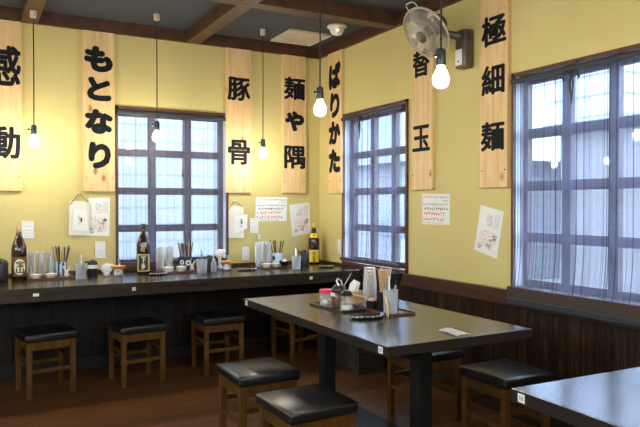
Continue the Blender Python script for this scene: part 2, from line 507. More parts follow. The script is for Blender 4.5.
# boards round the top of the walls and the grid of ceiling beams
ZB = 2.684
struct('trim_6', box(nb(), XL, XR, YB - .03, YB, ZB, ZC), M['trim'])
struct('trim_7', box(nb(), XR - .03, XR, YF, YB - .03, ZB, ZC), M['trim'])
n = 8
for x in (-2.17, -.90, .365, 1.646):
    struct('trim_%d' % n, box(nb(), x, x + .115, YF, YB - .03, ZB - .002, ZC, .002), M['beam']); n += 1
for y in (4.105, 2.84, 1.575, .31, -.95):
    struct('trim_%d' % n, box(nb(), XL, XR - .03, y, y + .115, ZB, ZC, .002), M['beam']); n += 1

def window(idx, axis, u_open, lat, sgn):
    """opening in the wall with a brown casing, a lattice behind it and a pane outside that"""
    root = bpy.data.objects.new('window_%d' % idx, None); C.objects.link(root); root['kind'] = 'structure'
    P = YB if axis == 'X' else XR
    def bx(bm, u0, u1, d0, d1, z0, z1, bev=0):
        if axis == 'X': box(bm, u0, u1, P + d0, P + d1, z0, z1, bev)
        else: box(bm, P + d0, P + d1, u0, u1, z0, z1, bev)
    a, b = u_open
    f = nb()
    bx(f, a - .016, a + .004, -.018, .004, ZW0, ZW1 + .02); bx(f, b - .004, b + .016, -.018, .004, ZW0, ZW1 + .02)
    bx(f, a - .016, b + .016, -.018, T + .001, ZW1 - .004, ZW1 + .018)
    bx(f, a - .016, b + .016, -.02, T + .03, ZW0 - .004, ZW0 + .022)
    obj('window_frame', f, M['frame'], root)
    j = nb(); bx(j, a - .001, a + .0035, .004, T, ZW0 + .022, ZW1 - .004); bx(j, b - .0035, b + .001, .004, T, ZW0 + .022, ZW1 - .004)
    obj('jamb_liner', j, M['jamb'], root)
    l0 = lat; s = sgn
    v = nb()
    for u0, u1 in ((0, .085), (.345, .405), (.655, .715), (.965, 1.05)):
        p, q = l0 + s * u0, l0 + s * u1
        bx(v, min(p, q), max(p, q), T, T + .04, .78, 2.13)
    for z0, z1 in ((.74, .842), (1.072, 1.130), (1.384, 1.443), (1.704, 1.764), (2.035, 2.14)):
        p, q = l0, l0 + s * 1.05
        bx(v, min(p, q), max(p, q), T + .004, T + .036, z0, z1)
    obj('muntins', v, M['lattice'], root)
    g = nb(); p, q = l0, l0 + s * 1.05
    bx(g, min(p, q), max(p, q), T + .046, T + .050, .76, 2.12)
    obj('pane', g, M['glass'], root)
window(1, 'X', BW, 1.000, 1)
window(2, 'Y', W1, 4.965, -1)
window(3, 'Y', W2, 2.945, -1)
root = bpy.data.objects.new('window_4', None); C.objects.link(root); root['kind'] = 'structure'  # unseen side window, inferred from blue reflections, resized for fill daylight
f = nb()
for y in (.6, 1.44, 2.3, 3.14): box(f, XL - T, XL + .01, y, y + .06, 1.45, 2.35)
for z in (1.45, 2.29): box(f, XL - T, XL + .01, .6, 3.2, z, z + .06)
obj('window_frame', f, M['frame'], root)
obj('pane', box(nb(), XL - .05, XL - .045, .6, 3.2, 1.45, 2.35), M['glass'], root)
root = bpy.data.objects.new('window_5', None); C.objects.link(root); root['kind'] = 'structure'  # unseen front window, added to bring in fill daylight
f = nb()
for x in (-1.5, -.7, .12, .94): box(f, x, x + .06, YF - T, YF + .01, 1.45, 2.35)
for z in (1.45, 2.29): box(f, -1.5, 1.0, YF - T, YF + .01, z, z + .06)
obj('window_frame', f, M['frame'], root)
obj('pane', box(nb(), -1.5, 1.0, YF - .05, YF - .045, 1.45, 2.35), M['glass'], root)

# ------------------------------------------------------------------ outside
struct('ground', box(nb(), -30, 60, -30, 60, -.45, -.30), M['ground'])
b = thing('building', 'pale sided house close behind the back window', 'building', (1.2, 8.6, -.3))
obj('wall', box(nb(), -3.2, 2.5, 0, 5, 0, 6.4), M['bwall'], b)
obj('roof', box(nb(), -3.4, 2.7, -.3, 5.3, 6.4, 6.7), M['broof'], b)
for x, z in ((-1.6, 1.3), (1.0, 4.0)):
    w = obj('window', box(nb(), x, x + .9, -.03, .02, z, z + 1.2), M['bwin'], b)
    fr = nb(); box(fr, x - .05, x + .95, -.05, -.031, z + 1.2, z + 1.26); box(fr, x - .05, x + .95, -.05, -.031, z - .06, z); box(fr, x + .43, x + .47, -.05, -.031, z, z + 1.2)
    obj('sash', fr, M['white'], w)
b = thing('building', 'long pale brick building across the street from the right windows', 'building', (9.5, 5.2, -.3))
obj('wall', box(nb(), 0, 6, -6.5, 3.0, 0, 2.9), M['bwall2'], b)
obj('roof', box(nb(), -.2, 6.2, -6.7, 3.2, 2.9, 3.05), M['broof'], b)
for y in (-5.4, -3.9):
    w = obj('window', box(nb(), -.03, .02, y, y + 1.0, .9, 2.0), M['bwin'], b)
    fr = nb(); box(fr, -.05, -.031, y + .48, y + .52, .9, 2.0); box(fr, -.05, -.031, y, y + 1.0, 2.0, 2.05)
    obj('sash', fr, M['white'], w)
b = thing('building', 'tall banded tower block far off beyond the near right window', 'building', (24, 19.6, -.3))
obj('wall', box(nb(), 0, 8, -1.8, 3.4, 0, 17), M['btower'], b)
obj('roof', box(nb(), -.1, 8.1, -1.9, 3.5, 17, 17.4), M['broof'], b)
b = thing('house', 'small house with a grey gable roof beyond the middle window', 'house', (8.2, 11.0, -.3))
obj('wall', box(nb(), 0, 5, -1.2, 2.6, 0, 2.5), M['bwall'], b)
rf = nb()
vs = [rf.verts.new(p) for p in ((-.3, -1.6, 2.5), (5.3, -1.6, 2.5), (5.3, 3.0, 2.5), (-.3, 3.0, 2.5), (-.3, .7, 4.2), (5.3, .7, 4.2))]
for q in ((0, 1, 5, 4), (2, 3, 4, 5), (0, 4, 3), (1, 2, 5), (0, 3, 2, 1)): rf.faces.new([vs[i] for i in q])
obj('roof', rf, M['broof'], b)
obj('window', box(nb(), -.03, .02, .2, 1.2, .9, 2.0), M['bwin'], b)

# ------------------------------------------------------------------ blinds
def cloth(axis, P, u0, u1, z0, z1, flare=.0, wob=.004):
    bm = nb(); nu, nz = 60, 40; grid = []
    for i in range(nu + 1):
        row = []
        for j in range(nz + 1):
            fu, fz = i / nu, j / nz
            u = u0 + (u1 - u0) * fu; z = z0 + (z1 - z0) * fz
            d = wob * math.sin(fu * 25 + fz * 2) * (1 - fz * .8) + flare * max(0, 1 - fz * 4) ** 2
            if axis == 'Y': u += -.012 * math.sin(math.pi * fz) * (1 if fu > .97 else 0) * 0
            row.append(bm.verts.new((u, P - d, z) if axis == 'X' else (P - d, u, z)))
        grid.append(row)
    for i in range(nu):
        for j in range(nz):
            bm.faces.new((grid[i][j], grid[i + 1][j], grid[i + 1][j + 1], grid[i][j + 1]))
    return bm

bl = thing('roller_blind', 'pale see-through woven blind covering the window behind the counter', 'blind', (1.54, YB - .015, ZW1))
def loc(o, root): o.location = -Vector(root.location); return o
loc(obj('cloth', cloth('X', YB - .012, 1.082, 2.003, .80, 2.06), M['clothb'], bl, True), bl)
loc(obj('head_rail', box(nb(), 1.066, 1.994, YB - .045, YB - .018, 2.035, 2.066, .006), M['rod'], bl), bl)
loc(obj('hem', box(nb(), 1.085, 2.0, YB - .022, YB - .006, .800, .828, .004), M['hem'], bl), bl)
cb = nb(); tube(cb, [(1.60, YB - .05, 2.04), (1.602, YB - .05, 1.6), (1.60, YB - .05, 1.10)], .0022, 6); tube(cb, [(1.612, YB - .05, 2.04), (1.608, YB - .05, 1.7), (1.606, YB - .05, 1.57)], .0022, 6)
c1 = loc(obj('pull_cord', cb, M['cord'], bl), bl)
kb = nb(); ball(kb, (1.606, YB - .05, 1.55), .010, 1, 1, 2.0); ball(kb, (1.600, YB - .05, 1.585), .008)
obj('toggle', kb, M['cord'], c1, True)

def side_blind(label, u0, u1, z0, ztop, m, flare, hem, tassel_y):
    P = XR - .024
    r = thing('roller_blind', label, 'blind', (P, (u0 + u1) / 2, ztop))
    loc(obj('cloth', cloth('Y', P, u0, u1, z0, ztop, flare, .006), m, r, True), r)
    loc(obj('head_rail', box(nb(), P - .018, P + .004, u0 - .015, u1 + .02, ztop - .014, ztop + .014, .005), M['rod'], r), r)
    if hem:
        h = nb(); box(h, P - flare - .020, P - flare - .008, u0, u1 + .012, z0 - .055, z0 + .012, .004)
        loc(obj('hem', h, M['hem'], r), r)
        h = nb(); box(h, P - flare - .026, P - flare - .006, u0, u1 + .012, z0 - .095, z0 - .054, .006)
        loc(obj('bottom_bar', h, M['rod'], r), r)
    else:
        h = nb(); box(h, P - flare - .014, P - flare - .002, u0, u1 + .008, z0 - .022, z0 + .008, .004)
        loc(obj('hem', h, M['hem'], r), r)
    k = nb(); y = tassel_y
    for dy, dz, e in ((-.012, .20, .05), (.012, .17, -.04), (.004, .13, .06)):
        tube(k, [(P - .025, y, ztop - .01), (P - .032, y + dy, ztop - dz * .5), (P - .03, y + dy * .4 + e * .15, ztop - dz)], .005, 6)
    for s in (-1, 1):
        tube(k, [(P - .03, y, ztop - .035), (P - .04, y + s * .03, ztop - .015), (P - .036, y + s * .055, ztop - .045), (P - .034, y + s * .05, ztop - .065)], .006, 6)
    loc(obj('tied_cord', k, M['cord'], r, True), r)
    return r
side_blind('mauve woven blind on the narrow window between the boards', 4.035, 4.915, .83, 2.055, M['clothr'], .018, False, 4.60)
r = side_blind('grey blue woven blind with a brown hem on the near right window', 1.93, 2.878, .792, 2.048, M['clothr2'], .03, True, 2.432)
for y in (2.66, 2.42):
    loc(obj('hook', ball(nb(), (XR - .03, y, 2.083), .009), M['rod'], r, True), r)

# ------------------------------------------------------------------ counter
co = thing('counter', 'long dark wooden counter running along the back wall', 'counter', (.5, 4.593, 0))
loc(obj('worktop', box(nb(), XL + .01, XR - .001, 4.593, YB - .001, .712, .752, .004), M['counter'], co), co)
loc(obj('fascia', box(nb(), XL + .01, XR - .045, 4.598, 4.625, .660, .7125, .002), M['counter'], co), co)
def sticker(parent, root, fn, w, h):
    bm = nb(); bm.faces.new([bm.verts.new(fn(*p)) for p in ((-w, -h), (w, -h), (w, h), (-w, h))])
    s = loc(obj('number_sticker', bm, M['paper'], parent), root)
    s['label'] = 'small white sticker'
    ib = nb()
    for k in (-.45, 0, .45): stroke(ib, lambda a, b_: fn(a, b_, .0006), k * w, 0, h * .9, h * .3, R(80))
    obj('marking', ib, M['grey_ink'], s)
for x, w, h in ((.391, .018, .009), (1.024, .013, .012), (2.433, .013, .011)):
    sticker(co, co, lambda a, b_, e=0, x=x: Vector((x + a, 4.5922 - e, .708 + b_)), w, h)
for x in (-1.6, 3.0 - 2.0 + 1.87 - 1.63 - .05):
    pass

# ------------------------------------------------------------------ tables
def table(label, loc_, rz, W, D, H, plate, m='table'):
    t = thing('table', label, 'table', loc_, rz)
    obj('tabletop', box(nb(), .0015, W - .0015, .0015, D - .0015, H - .041, H, .002), M[m], t)
    eb = nb()
    for a in ((0, W, 0, .0015), (0, W, D - .0015, D), (0, .0015, .0015, D - .0015), (W - .0015, W, .0015, D - .0015)): box(eb, *a, H - .042, H - .0015)
    obj('edge_band', eb, M['edge'], t)
    ap = nb(); box(ap, .09, W - .09, .10, D - .10, H - .075, H - .0425)
    obj('under_frame', ap, M['steel'], t)
    for y in (D * .2, D * .79):
        obj('leg', box(nb(), W / 2 - .038, W / 2 + .038, y - .038, y + .038, .012, H - .0755, .003), M['steel'], t)
    obj('base_plate', box(nb(), W / 2 - .29, W / 2 + .29, plate[0], plate[1], 0, .012, .003), M['steel'], t)
    def stk(x, y, w, h):
        sticker(t, Vector((0, 0, 0)), None, w, h) if False else None
        bm = nb(); bm.faces.new([bm.verts.new((x, y + a, H - .021 + b_)) for a, b_ in ((-w, -h), (w, -h), (w, h), (-w, h))])
        s = obj('number_sticker', bm, M['paper'], t); s['label'] = 'small white number sticker on the table edge'
        ib = nb()
        for k in (-.45, 0, .45): stroke(ib, lambda a, b_: Vector((x - .0006, y + a, H - .021 + b_)), k * w, 0, h * .9, h * .3, R(80))
        obj('marking', ib, M['grey_ink'], s)
    stk(-.0006, .05, .017, .014); 
    if D > 1.4: stk(-.0006, D - .045, .015, .014)
    return t
table('long dark table with a condiment set standing on it', (1.495, 2.158, 0), 0, .818, 1.553, .72, (.18, 1.36))
table('dark table cut off by the lower right corner', (1.446, -.059, 0), R(-2.2), .82, 1.55, .72, (.2, 1.35), 'table2')

# ------------------------------------------------------------------ stools
def make_stool(low_axis):
    r = thing('stool', '-', 'stool')
    w = .175
    s = nb(); box(s, -w, w, -w, w, .378, .432, .016, 3)
    for v in s.verts:
        if v.co.z > .425: v.co.z += .010 * (1 - (v.co.x / w) ** 2) * (1 - (v.co.y / w) ** 2)
    obj('seat', s, M['leather'], r, True)
    a, l = .160, .034
    for sx in (-1, 1):
        for sy in (-1, 1):
            x0, y0 = (a - l if sx > 0 else -a), (a - l if sy > 0 else -a)
            obj('leg', box(nb(), x0, x0 + l, y0, y0 + l, 0, .3775, .003), M['stoolw'], r)
    fr = nb(); i = a - .006
    for s_ in (-1, 1):
        c = s_ * (a - .015)
        box(fr, -a + l, a - l, c - .009, c + .009, .322, .3775); box(fr, c - .009, c + .009, -a + l, a - l, .322, .3775)
    obj('apron', fr, M['stoolw'], r)
    for s_ in (-1, 1):
        c = s_ * (a - .017)
        z1, z2 = (.165, .235) if low_axis == 'X' else (.235, .165)
        obj('stretcher', box(nb(), -a + l, a - l, c - .008, c + .008, z1, z1 + .026, .002), M['stoolw'], r)
        obj('stretcher', box(nb(), c - .008, c + .008, -a + l, a - l, z2, z2 + .026, .002), M['stoolw'], r)
    return r
SG = 'square wooden stools with black padded seats'
p1 = make_stool('X'); p2 = make_stool('Y')
used = set()
for proto, x, y, a, lab in (
    (p1, .470, 4.855, 10, 'leftmost stool with black padded seat at the counter'),
    (p1, 1.090, 4.820, 7, 'stool at the counter in front of the back window'),
    (p1, 1.730, 4.860, 2, 'counter stool third from the left, below the navy chopstick pot'),
    (p1, 2.460, 4.905, 8, 'stool at the counter whose seat hides behind the long table'),
    (p2, 1.360, 3.185, 0, 'farther of the two black-seated stools left of the long table'),
    (p2, 1.335, 2.570, 2, 'nearest black-seated stool at the bottom centre, left of the long table'),
    (p2, 2.440, 3.135, 0, 'stool half hidden behind the right leg of the long table'),
    (p2, 2.500, 2.515, 0, 'stool with black seat by the right wall behind the corner table')):
    o = proto if proto.name not in used else copy_tree(proto)
    used.add(proto.name)
    o.location = (x, y, .012 if False else 0); o.rotation_euler = (0, 0, R(a)); tag(o, lab, 'stool', SG)
    last = o
    if 'hides behind' in lab:
        for k, (c, nm) in enumerate((('greenp', 'green'), ('redp', 'red'))):
            q = obj('sticker', box(nb(), .01 + k * .045, .035 + k * .055, -.1528, -.151, .192, .206), M[c], o); q['label'] = nm + ' sticker'

# woven luggage basket below the corner of the counter
bk = thing('basket', 'dark woven luggage basket on the floor under the table end', 'basket', (2.72, 4.31, 0), R(0))
bb = nb(); w, d, h = .115, .17, .36
def tapered(bm, w0, d0, w1, d1, z0, z1):
    vs = [bm.verts.new(p) for p in ((-w0, -d0, z0), (w0, -d0, z0), (w0, d0, z0), (-w0, d0, z0), (-w1, -d1, z1), (w1, -d1, z1), (w1, d1, z1), (-w1, d1, z1))]
    for q in ((3, 2, 1, 0), (4, 5, 6, 7), (0, 1, 5, 4), (1, 2, 6, 5), (2, 3, 7, 6), (3, 0, 4, 7)): bm.faces.new([vs[i] for i in q])
tapered(bb, w, d, w + .012, d + .012, 0, h)
obj('body', bb, M['rattan'], bk)
tb = nb()
for (x0, x1, y0, y1) in ((-w - .02, w + .02, -d - .02, -d), (-w - .02, w + .02, d, d + .02), (-w - .02, -w, -d - .02, d + .02), (w, w + .02, -d - .02, d + .02)): box(tb, x0, x1, y0, y1, h, h + .022, .006)
obj('rim', tb, M['rattan'], bk)

# ------------------------------------------------------------------ signboards
def board(label, axis, u0, u1, z0, z1, chars):
    """pine board on the wall with black brush characters; chars: (char, ulo, zlo, uhi, zhi)"""
    P, th = (YB, .03) if axis == 'X' else (XR, .03)
    uc = (u0 + u1) / 2
    r = thing('signboard', label, 'signboard', (uc, P - th, z0) if axis == 'X' else (P - th, uc, z0), 0, 'pine signboards with black brush characters')
    bm = nb()
    if axis == 'X': box(bm, u0, u1, P - th, P, z0, z1, .002)
    else: box(bm, P - th, P, u0, u1, z0, z1, .002)
    loc(obj('board', bm, M['pine'], r), r)
    for ch, a, z_, b_, zz in chars:
        lb = nb()
        if axis == 'X': fn = lambda u, v, w: Vector((a + u * (b_ - a), P - th - .0002 - .0015 * (1 - w), z_ + v * (zz - z_)))
        else: fn = lambda u, v, w: Vector((P - th - .0002 - .0015 * (1 - w), a + u * (b_ - a), z_ + v * (zz - z_)))
        kj = ord(ch) > 0x4e00
        d_ = .035 if kj else .075
        for k in range(8):
            du, dv = d_ * math.cos(k * math.pi / 4), d_ * math.sin(k * math.pi / 4) * (.8 if kj else 1)
            put_glyph(lb, ch, lambda u, v, w, du=du, dv=dv, k=k: fn(d_ + u * (1 - 2 * d_) + du, d_ + v * (1 - 2 * d_) + dv, w + k * .02), 0.0)
        loc(obj('character', lb, M['ink'], r), r)
    for u in (u0 + .022, u1 - .022):
        for z in (z0 + .11,):
            nl = nb(); ball(nl, (u, P - th, z) if axis == 'X' else (P - th, u, z), .005)
            loc(obj('nail', nl, M['nail'], r), r)
board('pine board at the left edge of the photo reading 感動', 'X', .126, .368, 1.404, ZB - .002, [('感', .150, 2.188, .362, 2.494), ('動', .146, 1.642, .356, 1.889)])
board('pine board reading もとなり left of the back window', 'X', .807, 1.049, 1.406, ZB - .002, [('も', .815, 2.358, 1.037, 2.565), ('と', .836, 2.128, 1.024, 2.319), ('な', .818, 1.864, 1.037, 2.064), ('り', .845, 1.585, 1.020, 1.801)])
board('pine board reading 豚骨 just right of the back window', 'X', 1.997, 2.239, 1.406, ZB - .002, [('豚', 2.012, 2.220, 2.230, 2.432), ('骨', 2.016, 1.653, 2.226, 1.879)])
board('pine board reading 麺や隅 near the room corner', 'X', 2.550, 2.792, 1.408, ZB - .002, [('麺', 2.561, 2.271, 2.782, 2.484), ('や', 2.571, 1.980, 2.773, 2.170), ('隅', 2.565, 1.632, 2.783, 1.850)])
board('pine board reading ばりかた at the left end of the right wall', 'Y', 4.935, 5.180, 1.404, ZB - .002, [('ば', 5.165, 2.347, 4.950, 2.586), ('り', 5.140, 2.084, 4.970, 2.318), ('か', 5.165, 1.845, 4.955, 2.058), ('た', 5.165, 1.587, 4.958, 1.805)])
board('pine board reading 替玉 half covered by the wall fan', 'Y', 3.660, 3.912, 1.408, ZB - .002, [('替', 3.895, 2.234, 3.692, 2.438), ('玉', 3.896, 1.690, 3.688, 1.884)])
board('pine board reading 極細麺 next to the near right window', 'Y', 2.932, 3.176, 1.408, ZB - .002, [('極', 3.162, 2.305, 2.942, 2.500), ('細', 3.160, 1.996, 2.955, 2.188), ('麺', 3.165, 1.640, 2.955, 1.829)])

# ------------------------------------------------------------------ papers on the walls
def sheet_fn(axis, corners, lift):
    """corners: top-left, top-right, bottom-right, bottom-left as (u, z); returns f(u, v) with v = 0 at the bottom"""
    tl, tr, br, bl_ = corners
    def fn(u, v, e=0.0):
        t = ((tl[0] * (1 - u) + tr[0] * u), (tl[1] * (1 - u) + tr[1] * u))
        b_ = ((bl_[0] * (1 - u) + br[0] * u), (bl_[1] * (1 - u) + br[1] * u))
        p = (b_[0] * (1 - v) + t[0] * v, b_[1] * (1 - v) + t[1] * v)
        d = lift + e
        return Vector((p[0], YB - d, p[1])) if axis == 'X' else Vector((XR - d, p[0], p[1]))
    return fn

def sheet(parent, name, axis, corners, m, lift=.002, th=.0012, curl=0.0):
    fn = sheet_fn(axis, corners, lift)
    bm = nb(); nu, nv = 8, 10
    def f(u, v, back): 
        e = curl * (max(0, .35 - v) / .35) ** 2 * u + (-th if back else 0)
        return fn(u, v, e)
    for back in (0, 1):
        g = [[bm.verts.new(f(i / nu, j / nv, back)) for j in range(nv + 1)] for i in range(nu + 1)]
        for i in range(nu):
            for j in range(nv): bm.faces.new((g[i][j], g[i + 1][j], g[i + 1][j + 1], g[i][j + 1]))
    o = obj(name, bm, m, parent)
    return o, fn

def poster(label, axis, corners, name='poster', lift=.002, blank=0.0):
    c = corners[0]
    o, fn = sheet(None, name, axis, corners, M['paper'], lift)
    tag(o, label, 'poster')
    w = math.dist(corners[0], corners[1]); h = math.dist(corners[0], corners[3])
    F = lambda a, b_: fn(a / w, b_ / h, .0006)
    g = nb()
    for _ in range(60): stroke(g, F, w * rnd.uniform(.34, .62), h * rnd.uniform(.60, .86), w * rnd.uniform(.04, .12), .0014, rnd.uniform(0, 3.1))
    for x in (.72, .80, .88):
        for y in range(13): stroke(g, F, w * x, h * (.9 - y * .024), w * .04, .0028, rnd.uniform(0, 3.1))
    obj('sketch', g, M['grey_ink'], o)
    g = nb()
    for _ in range(130): stroke(g, F, w * rnd.uniform(.16, .86), h * rnd.uniform(.12, .5), w * rnd.uniform(.02, .07), .0020, rnd.uniform(0, 3.1))
    obj('red_drawing', g, M['red_ink'], o)
    g = nb()
    for cx, cy, k in ((.78, .40, 24), (.20, .15, 12), (.55, .18, 12), (.66, .30, 8)):
        for _ in range(k): stroke(g, F, w * (cx + rnd.uniform(-.08, .08)), h * (cy + rnd.uniform(-.06, .06)), w * rnd.uniform(.03, .09), .003, rnd.uniform(0, 3.1))
    obj('dark_drawing', g, M['dark_ink'], o)
    return o

def note(label, axis, corners):
    o, fn = sheet(None, 'handwritten_note', axis, corners, M['paper'])
    tag(o, label, 'note')
    w = math.dist(corners[0], corners[1]); h = math.dist(corners[0], corners[3])
    F = lambda a, b_: fn(a / w, b_ / h, .0006)
    for nm, m_, rows in (('orange_heading', 'orange_ink', [(.05, .36, .90, .085, .16, 4)]), ('green_heading', 'green_ink', [(.40, .97, .90, .085, .16, 4), (.74, .97, .79, .065, .16, 4)]),
                         ('green_writing', 'green_ink', [(.03, .97, .66, .085, .16, 4)]), ('dark_writing', 'dark_ink', [(.08, .90, .52, .095, .16, 5)]),
                         ('orange_writing', 'orange_ink', [(.04, .86, .35, .125, .2, 4), (.04, .84, .17, .12, .2, 4)]), ('green_footer', 'green_ink', [(.06, .75, .05, .05, .16, 4)])):
        g = nb()
        for u0, u1, v, hh, th, de in rows: scribble(g, F, w * u0, w * u1, h * v, h * hh, thick=th, dens=de)
        obj(nm, g, M[m_], o)
    return o

def price_tag(label, axis, corners):
    o, fn = sheet(None, 'price_tag', axis, corners, M['paper'], .006)
    tag(o, label, 'tag')
    w = math.dist(corners[0], corners[1]); h = math.dist(corners[0], corners[3])
    F = lambda a, b_: fn(a / w, b_ / h, .0006)
    g = nb()
    for v in (.9, .7, .45, .3, .12): scribble(g, F, w * .12, w * .92, h * v, h * .07, dens=3, thick=.2)
    obj('writing', g, M['grey_ink'], o)

note('white note with orange and green handwriting on the back wall', 'X', [(2.296, 1.370), (2.608, 1.367), (2.602, 1.148), (2.286, 1.148)])
note('white note with orange and green handwriting on the right wall below the fan', 'Y', [(3.812, 1.379), (3.503, 1.374), (3.502, 1.158), (3.811, 1.157)])
poster('tilted drawing poster near the room corner above the yellow bottle', 'X', [(2.628, 1.297), (2.844, 1.325), (2.860, 1.031), (2.664, 1.003)])
poster('tilted drawing poster on the right wall beside the near window', 'Y', [(3.194, 1.298), (2.987, 1.257), (3.047, .955), (3.254, 1.002)])
poster('upright drawing poster left of the back window', 'X', [(.848, 1.353), (1.015, 1.354), (1.010, 1.046), (.840, 1.052)])
price_tag('small white price tag above the left tumblers', 'X', [(.361, 1.179), (.445, 1.174), (.450, 1.040), (.366, 1.044)])
price_tag('small white price tag under the upright drawing poster', 'X', [(.897, 1.004), (.976, 1.002), (.978, .868), (.899, .872)])
price_tag('small white price tag right of the hanging white menu', 'X', [(2.237, 1.180), (2.318, 1.176), (2.315, 1.043), (2.235, 1.048)])
price_tag('small white tag on the right wall beside the narrow window', 'Y', [(5.049, .988), (4.987, .984), (4.985, .856), (5.047, .862)])

def hanging(label, x0, x1, z0, z1, apex, extra):
    """a few white sheets hung by a string from a nail"""
    r = thing('hanging_menu', label, 'menu', ((x0 + x1) / 2, YB, z1))
    o, fn = sheet(r, 'sheet', 'X', [(x0 + .008, z1), (x1, z1 - .004), (x1 + .004, z0), (x0, z0 + .008)], M['cream'], .016, .012)
    loc(o, r)
    if extra:
        o2, f2 = sheet(r, 'torn_sheet', 'X', extra, M['paper'], .020, .0015); loc(o2, r)
        fn = f2
    g = nb()
    for _ in range(12): stroke(g, lambda a, b_: fn(a, b_, .0008), rnd.uniform(.35, .6), rnd.uniform(.25, .75), .14, .03, rnd.uniform(0, 3.1))
    g2 = nb(); 
    for _ in range(8): stroke(g2, lambda a, b_: fn(a, b_, .0009), rnd.uniform(.52, .62), rnd.uniform(.45, .62), .10, .035, R(85))
    loc(obj('print', g, M['grey_ink'], r), r); loc(obj('dark_print', g2, M['dark_ink'], r), r)
    s = nb(); tube(s, [(x0 + .010, YB - .018, z1 - .03), (apex[0], YB - .012, apex[1]), (x1 - .006, YB - .018, z1 - .012)], .0032, 6)
    loc(obj('string', s, M['brownstring'], r), r)
    nl = nb(); ball(nl, (apex[0], YB - .008, apex[1]), .008)
    loc(obj('nail', nl, M['white'], r), r)
hanging('white sheets hung by a string from a nail left of the upright poster', .697, .850, 1.053, 1.330, (.777, 1.389), [(.735, 1.26), (.835, 1.25), (.842, 1.09), (.725, 1.10)])
hanging('white sheets hung by a string from a nail right of the back window', 2.015, 2.168, 1.000, 1.290, (2.089, 1.333), [(2.085, 1.205), (2.205, 1.212), (2.200, 1.085), (2.070, 1.035)])

ou = thing('wall_outlet', 'cream electric outlet plate low on the back wall', 'outlet', (2.193, YB, .858))
loc(obj('plate', box(nb(), 2.158, 2.228, YB - .010, YB, .798, .920, .004), M['white'], ou), ou)
for z in (.833, .884):
    q = nb(); box(q, 2.178, 2.208, YB - .0125, YB - .0095, z - .015, z + .015, .003); loc(obj('socket_face', q, M['cream'], ou), ou)
hk = obj('wall_hook', lathe(nb(), [(.004, 0), (.011, .012), (.006, .022), (.014, .034), (.008, .048)], 12), M['white']); hk.location = (2.315, YB - .02, .985)
tag(hk, 'little white knob on the back wall above the right tumblers', 'hook')

# ------------------------------------------------------------------ ceiling fixtures
vt = thing('ceiling_vent', 'square cream ceiling vent near the corner', 'vent', (2.595, 5.095, ZC))
v = nb()
for a0, a1, b0, b1 in ((-.2, .2, -.2, -.17), (-.2, .2, .17, .2), (-.2, -.17, -.17, .17), (.17, .2, -.17, .17)): box(v, a0, a1, b0, b1, -.02, 0, .003)
obj('frame', v, M['cordcap'], vt)
for k in range(7):
    y = -.15 + k * .048
    obj('slat', box(nb(), -.17, .17, y - .02, y + .02, -.014, -.008, 0, 2), M['cordcap'], vt)
obj('backing', box(nb(), -.17, .17, -.17, .17, -.006, -.001), M['cream'], vt)
sd = thing('smoke_detector', 'white round smoke detector on the ceiling', 'smoke detector', (2.704, 4.644, ZC))
obj('base', lathe(nb(), [(.080, 0), (.082, -.012), (.070, -.020)], 28), M['white'], sd, True)
obj('dome', lathe(nb(), [(.062, -.018), (.058, -.045), (.040, -.070), (.015, -.078), (0, -.079)], 28), M['white'], sd, True)
obj('indicator', ball(nb(), (-.025, -.050, -.048), .009), M['led'], sd)['label'] = 'red indicator light'

def make_pendant():
    r = thing('pendant_lamp', '-', 'lamp')
    return r
def pendant(label, x, y, zc, zbot, loose=True):
    """bulb bottom at zbot, cap under the ceiling or beam at zc"""
    r = thing('pendant_lamp', label, 'lamp', (x, y, zc), 0, 'bare bulb pendant lamps')
    L = zbot - zc
    obj('ceiling_cap', lathe(nb(), [(.022, 0), (.024, -.008), (.022, -.045), (.015, -.052)], 18), M['cordcap'], r, True)
    obj('cord', tube(nb(), [(0, 0, -.045), (.002, .001, (L + .16) * .5), (0, 0, L + .158)], .0042, 8), M['cord'], r)
    s = obj('socket', lathe(nb(), [(.020, L + .094), (.021, L + .10), (.0195, L + .155), (.011, L + .163), (0, L + .164)], 20), M['socket'], r, True)
    sw = nb(); tube(sw, [(-.018, -.006, L + .128), (-.036, -.012, L + .128)], .0045, 8); ball(sw, (-.037, -.012, L + .128), .008)
    obj('switch', sw, M['socket'], s, True)
    obj('bulb', lathe(nb(), [(0, L), (.014, L + .003), (.026, L + .012), (.033, L + .026), (.034, L + .038), (.030, L + .054), (.021, L + .072), (.0175, L + .080)], 22, None, False), M['bulb'], r, True)
    obj('bulb_neck', lathe(nb(), [(.0175, L + .080), (.018, L + .096)], 22), M['bulbneck'], r, True)
    return r
pendant('bare bulb hanging from a beam over the left end of the counter', .421, 5.03, ZB, 1.708)
pendant('bare bulb hanging in front of the back window', 1.303, 5.03, ZC, 1.790)
pendant('bare bulb hanging between the boards 豚骨 and 麺や隅', 2.203, 5.03, ZC, 1.696)
pendant('bare bulb hanging over the far end of the long table', 1.706, 3.115, ZB, 1.786)
pendant('bare bulb hanging in front of the wall fan', 1.706, 2.083, ZB, 1.776)
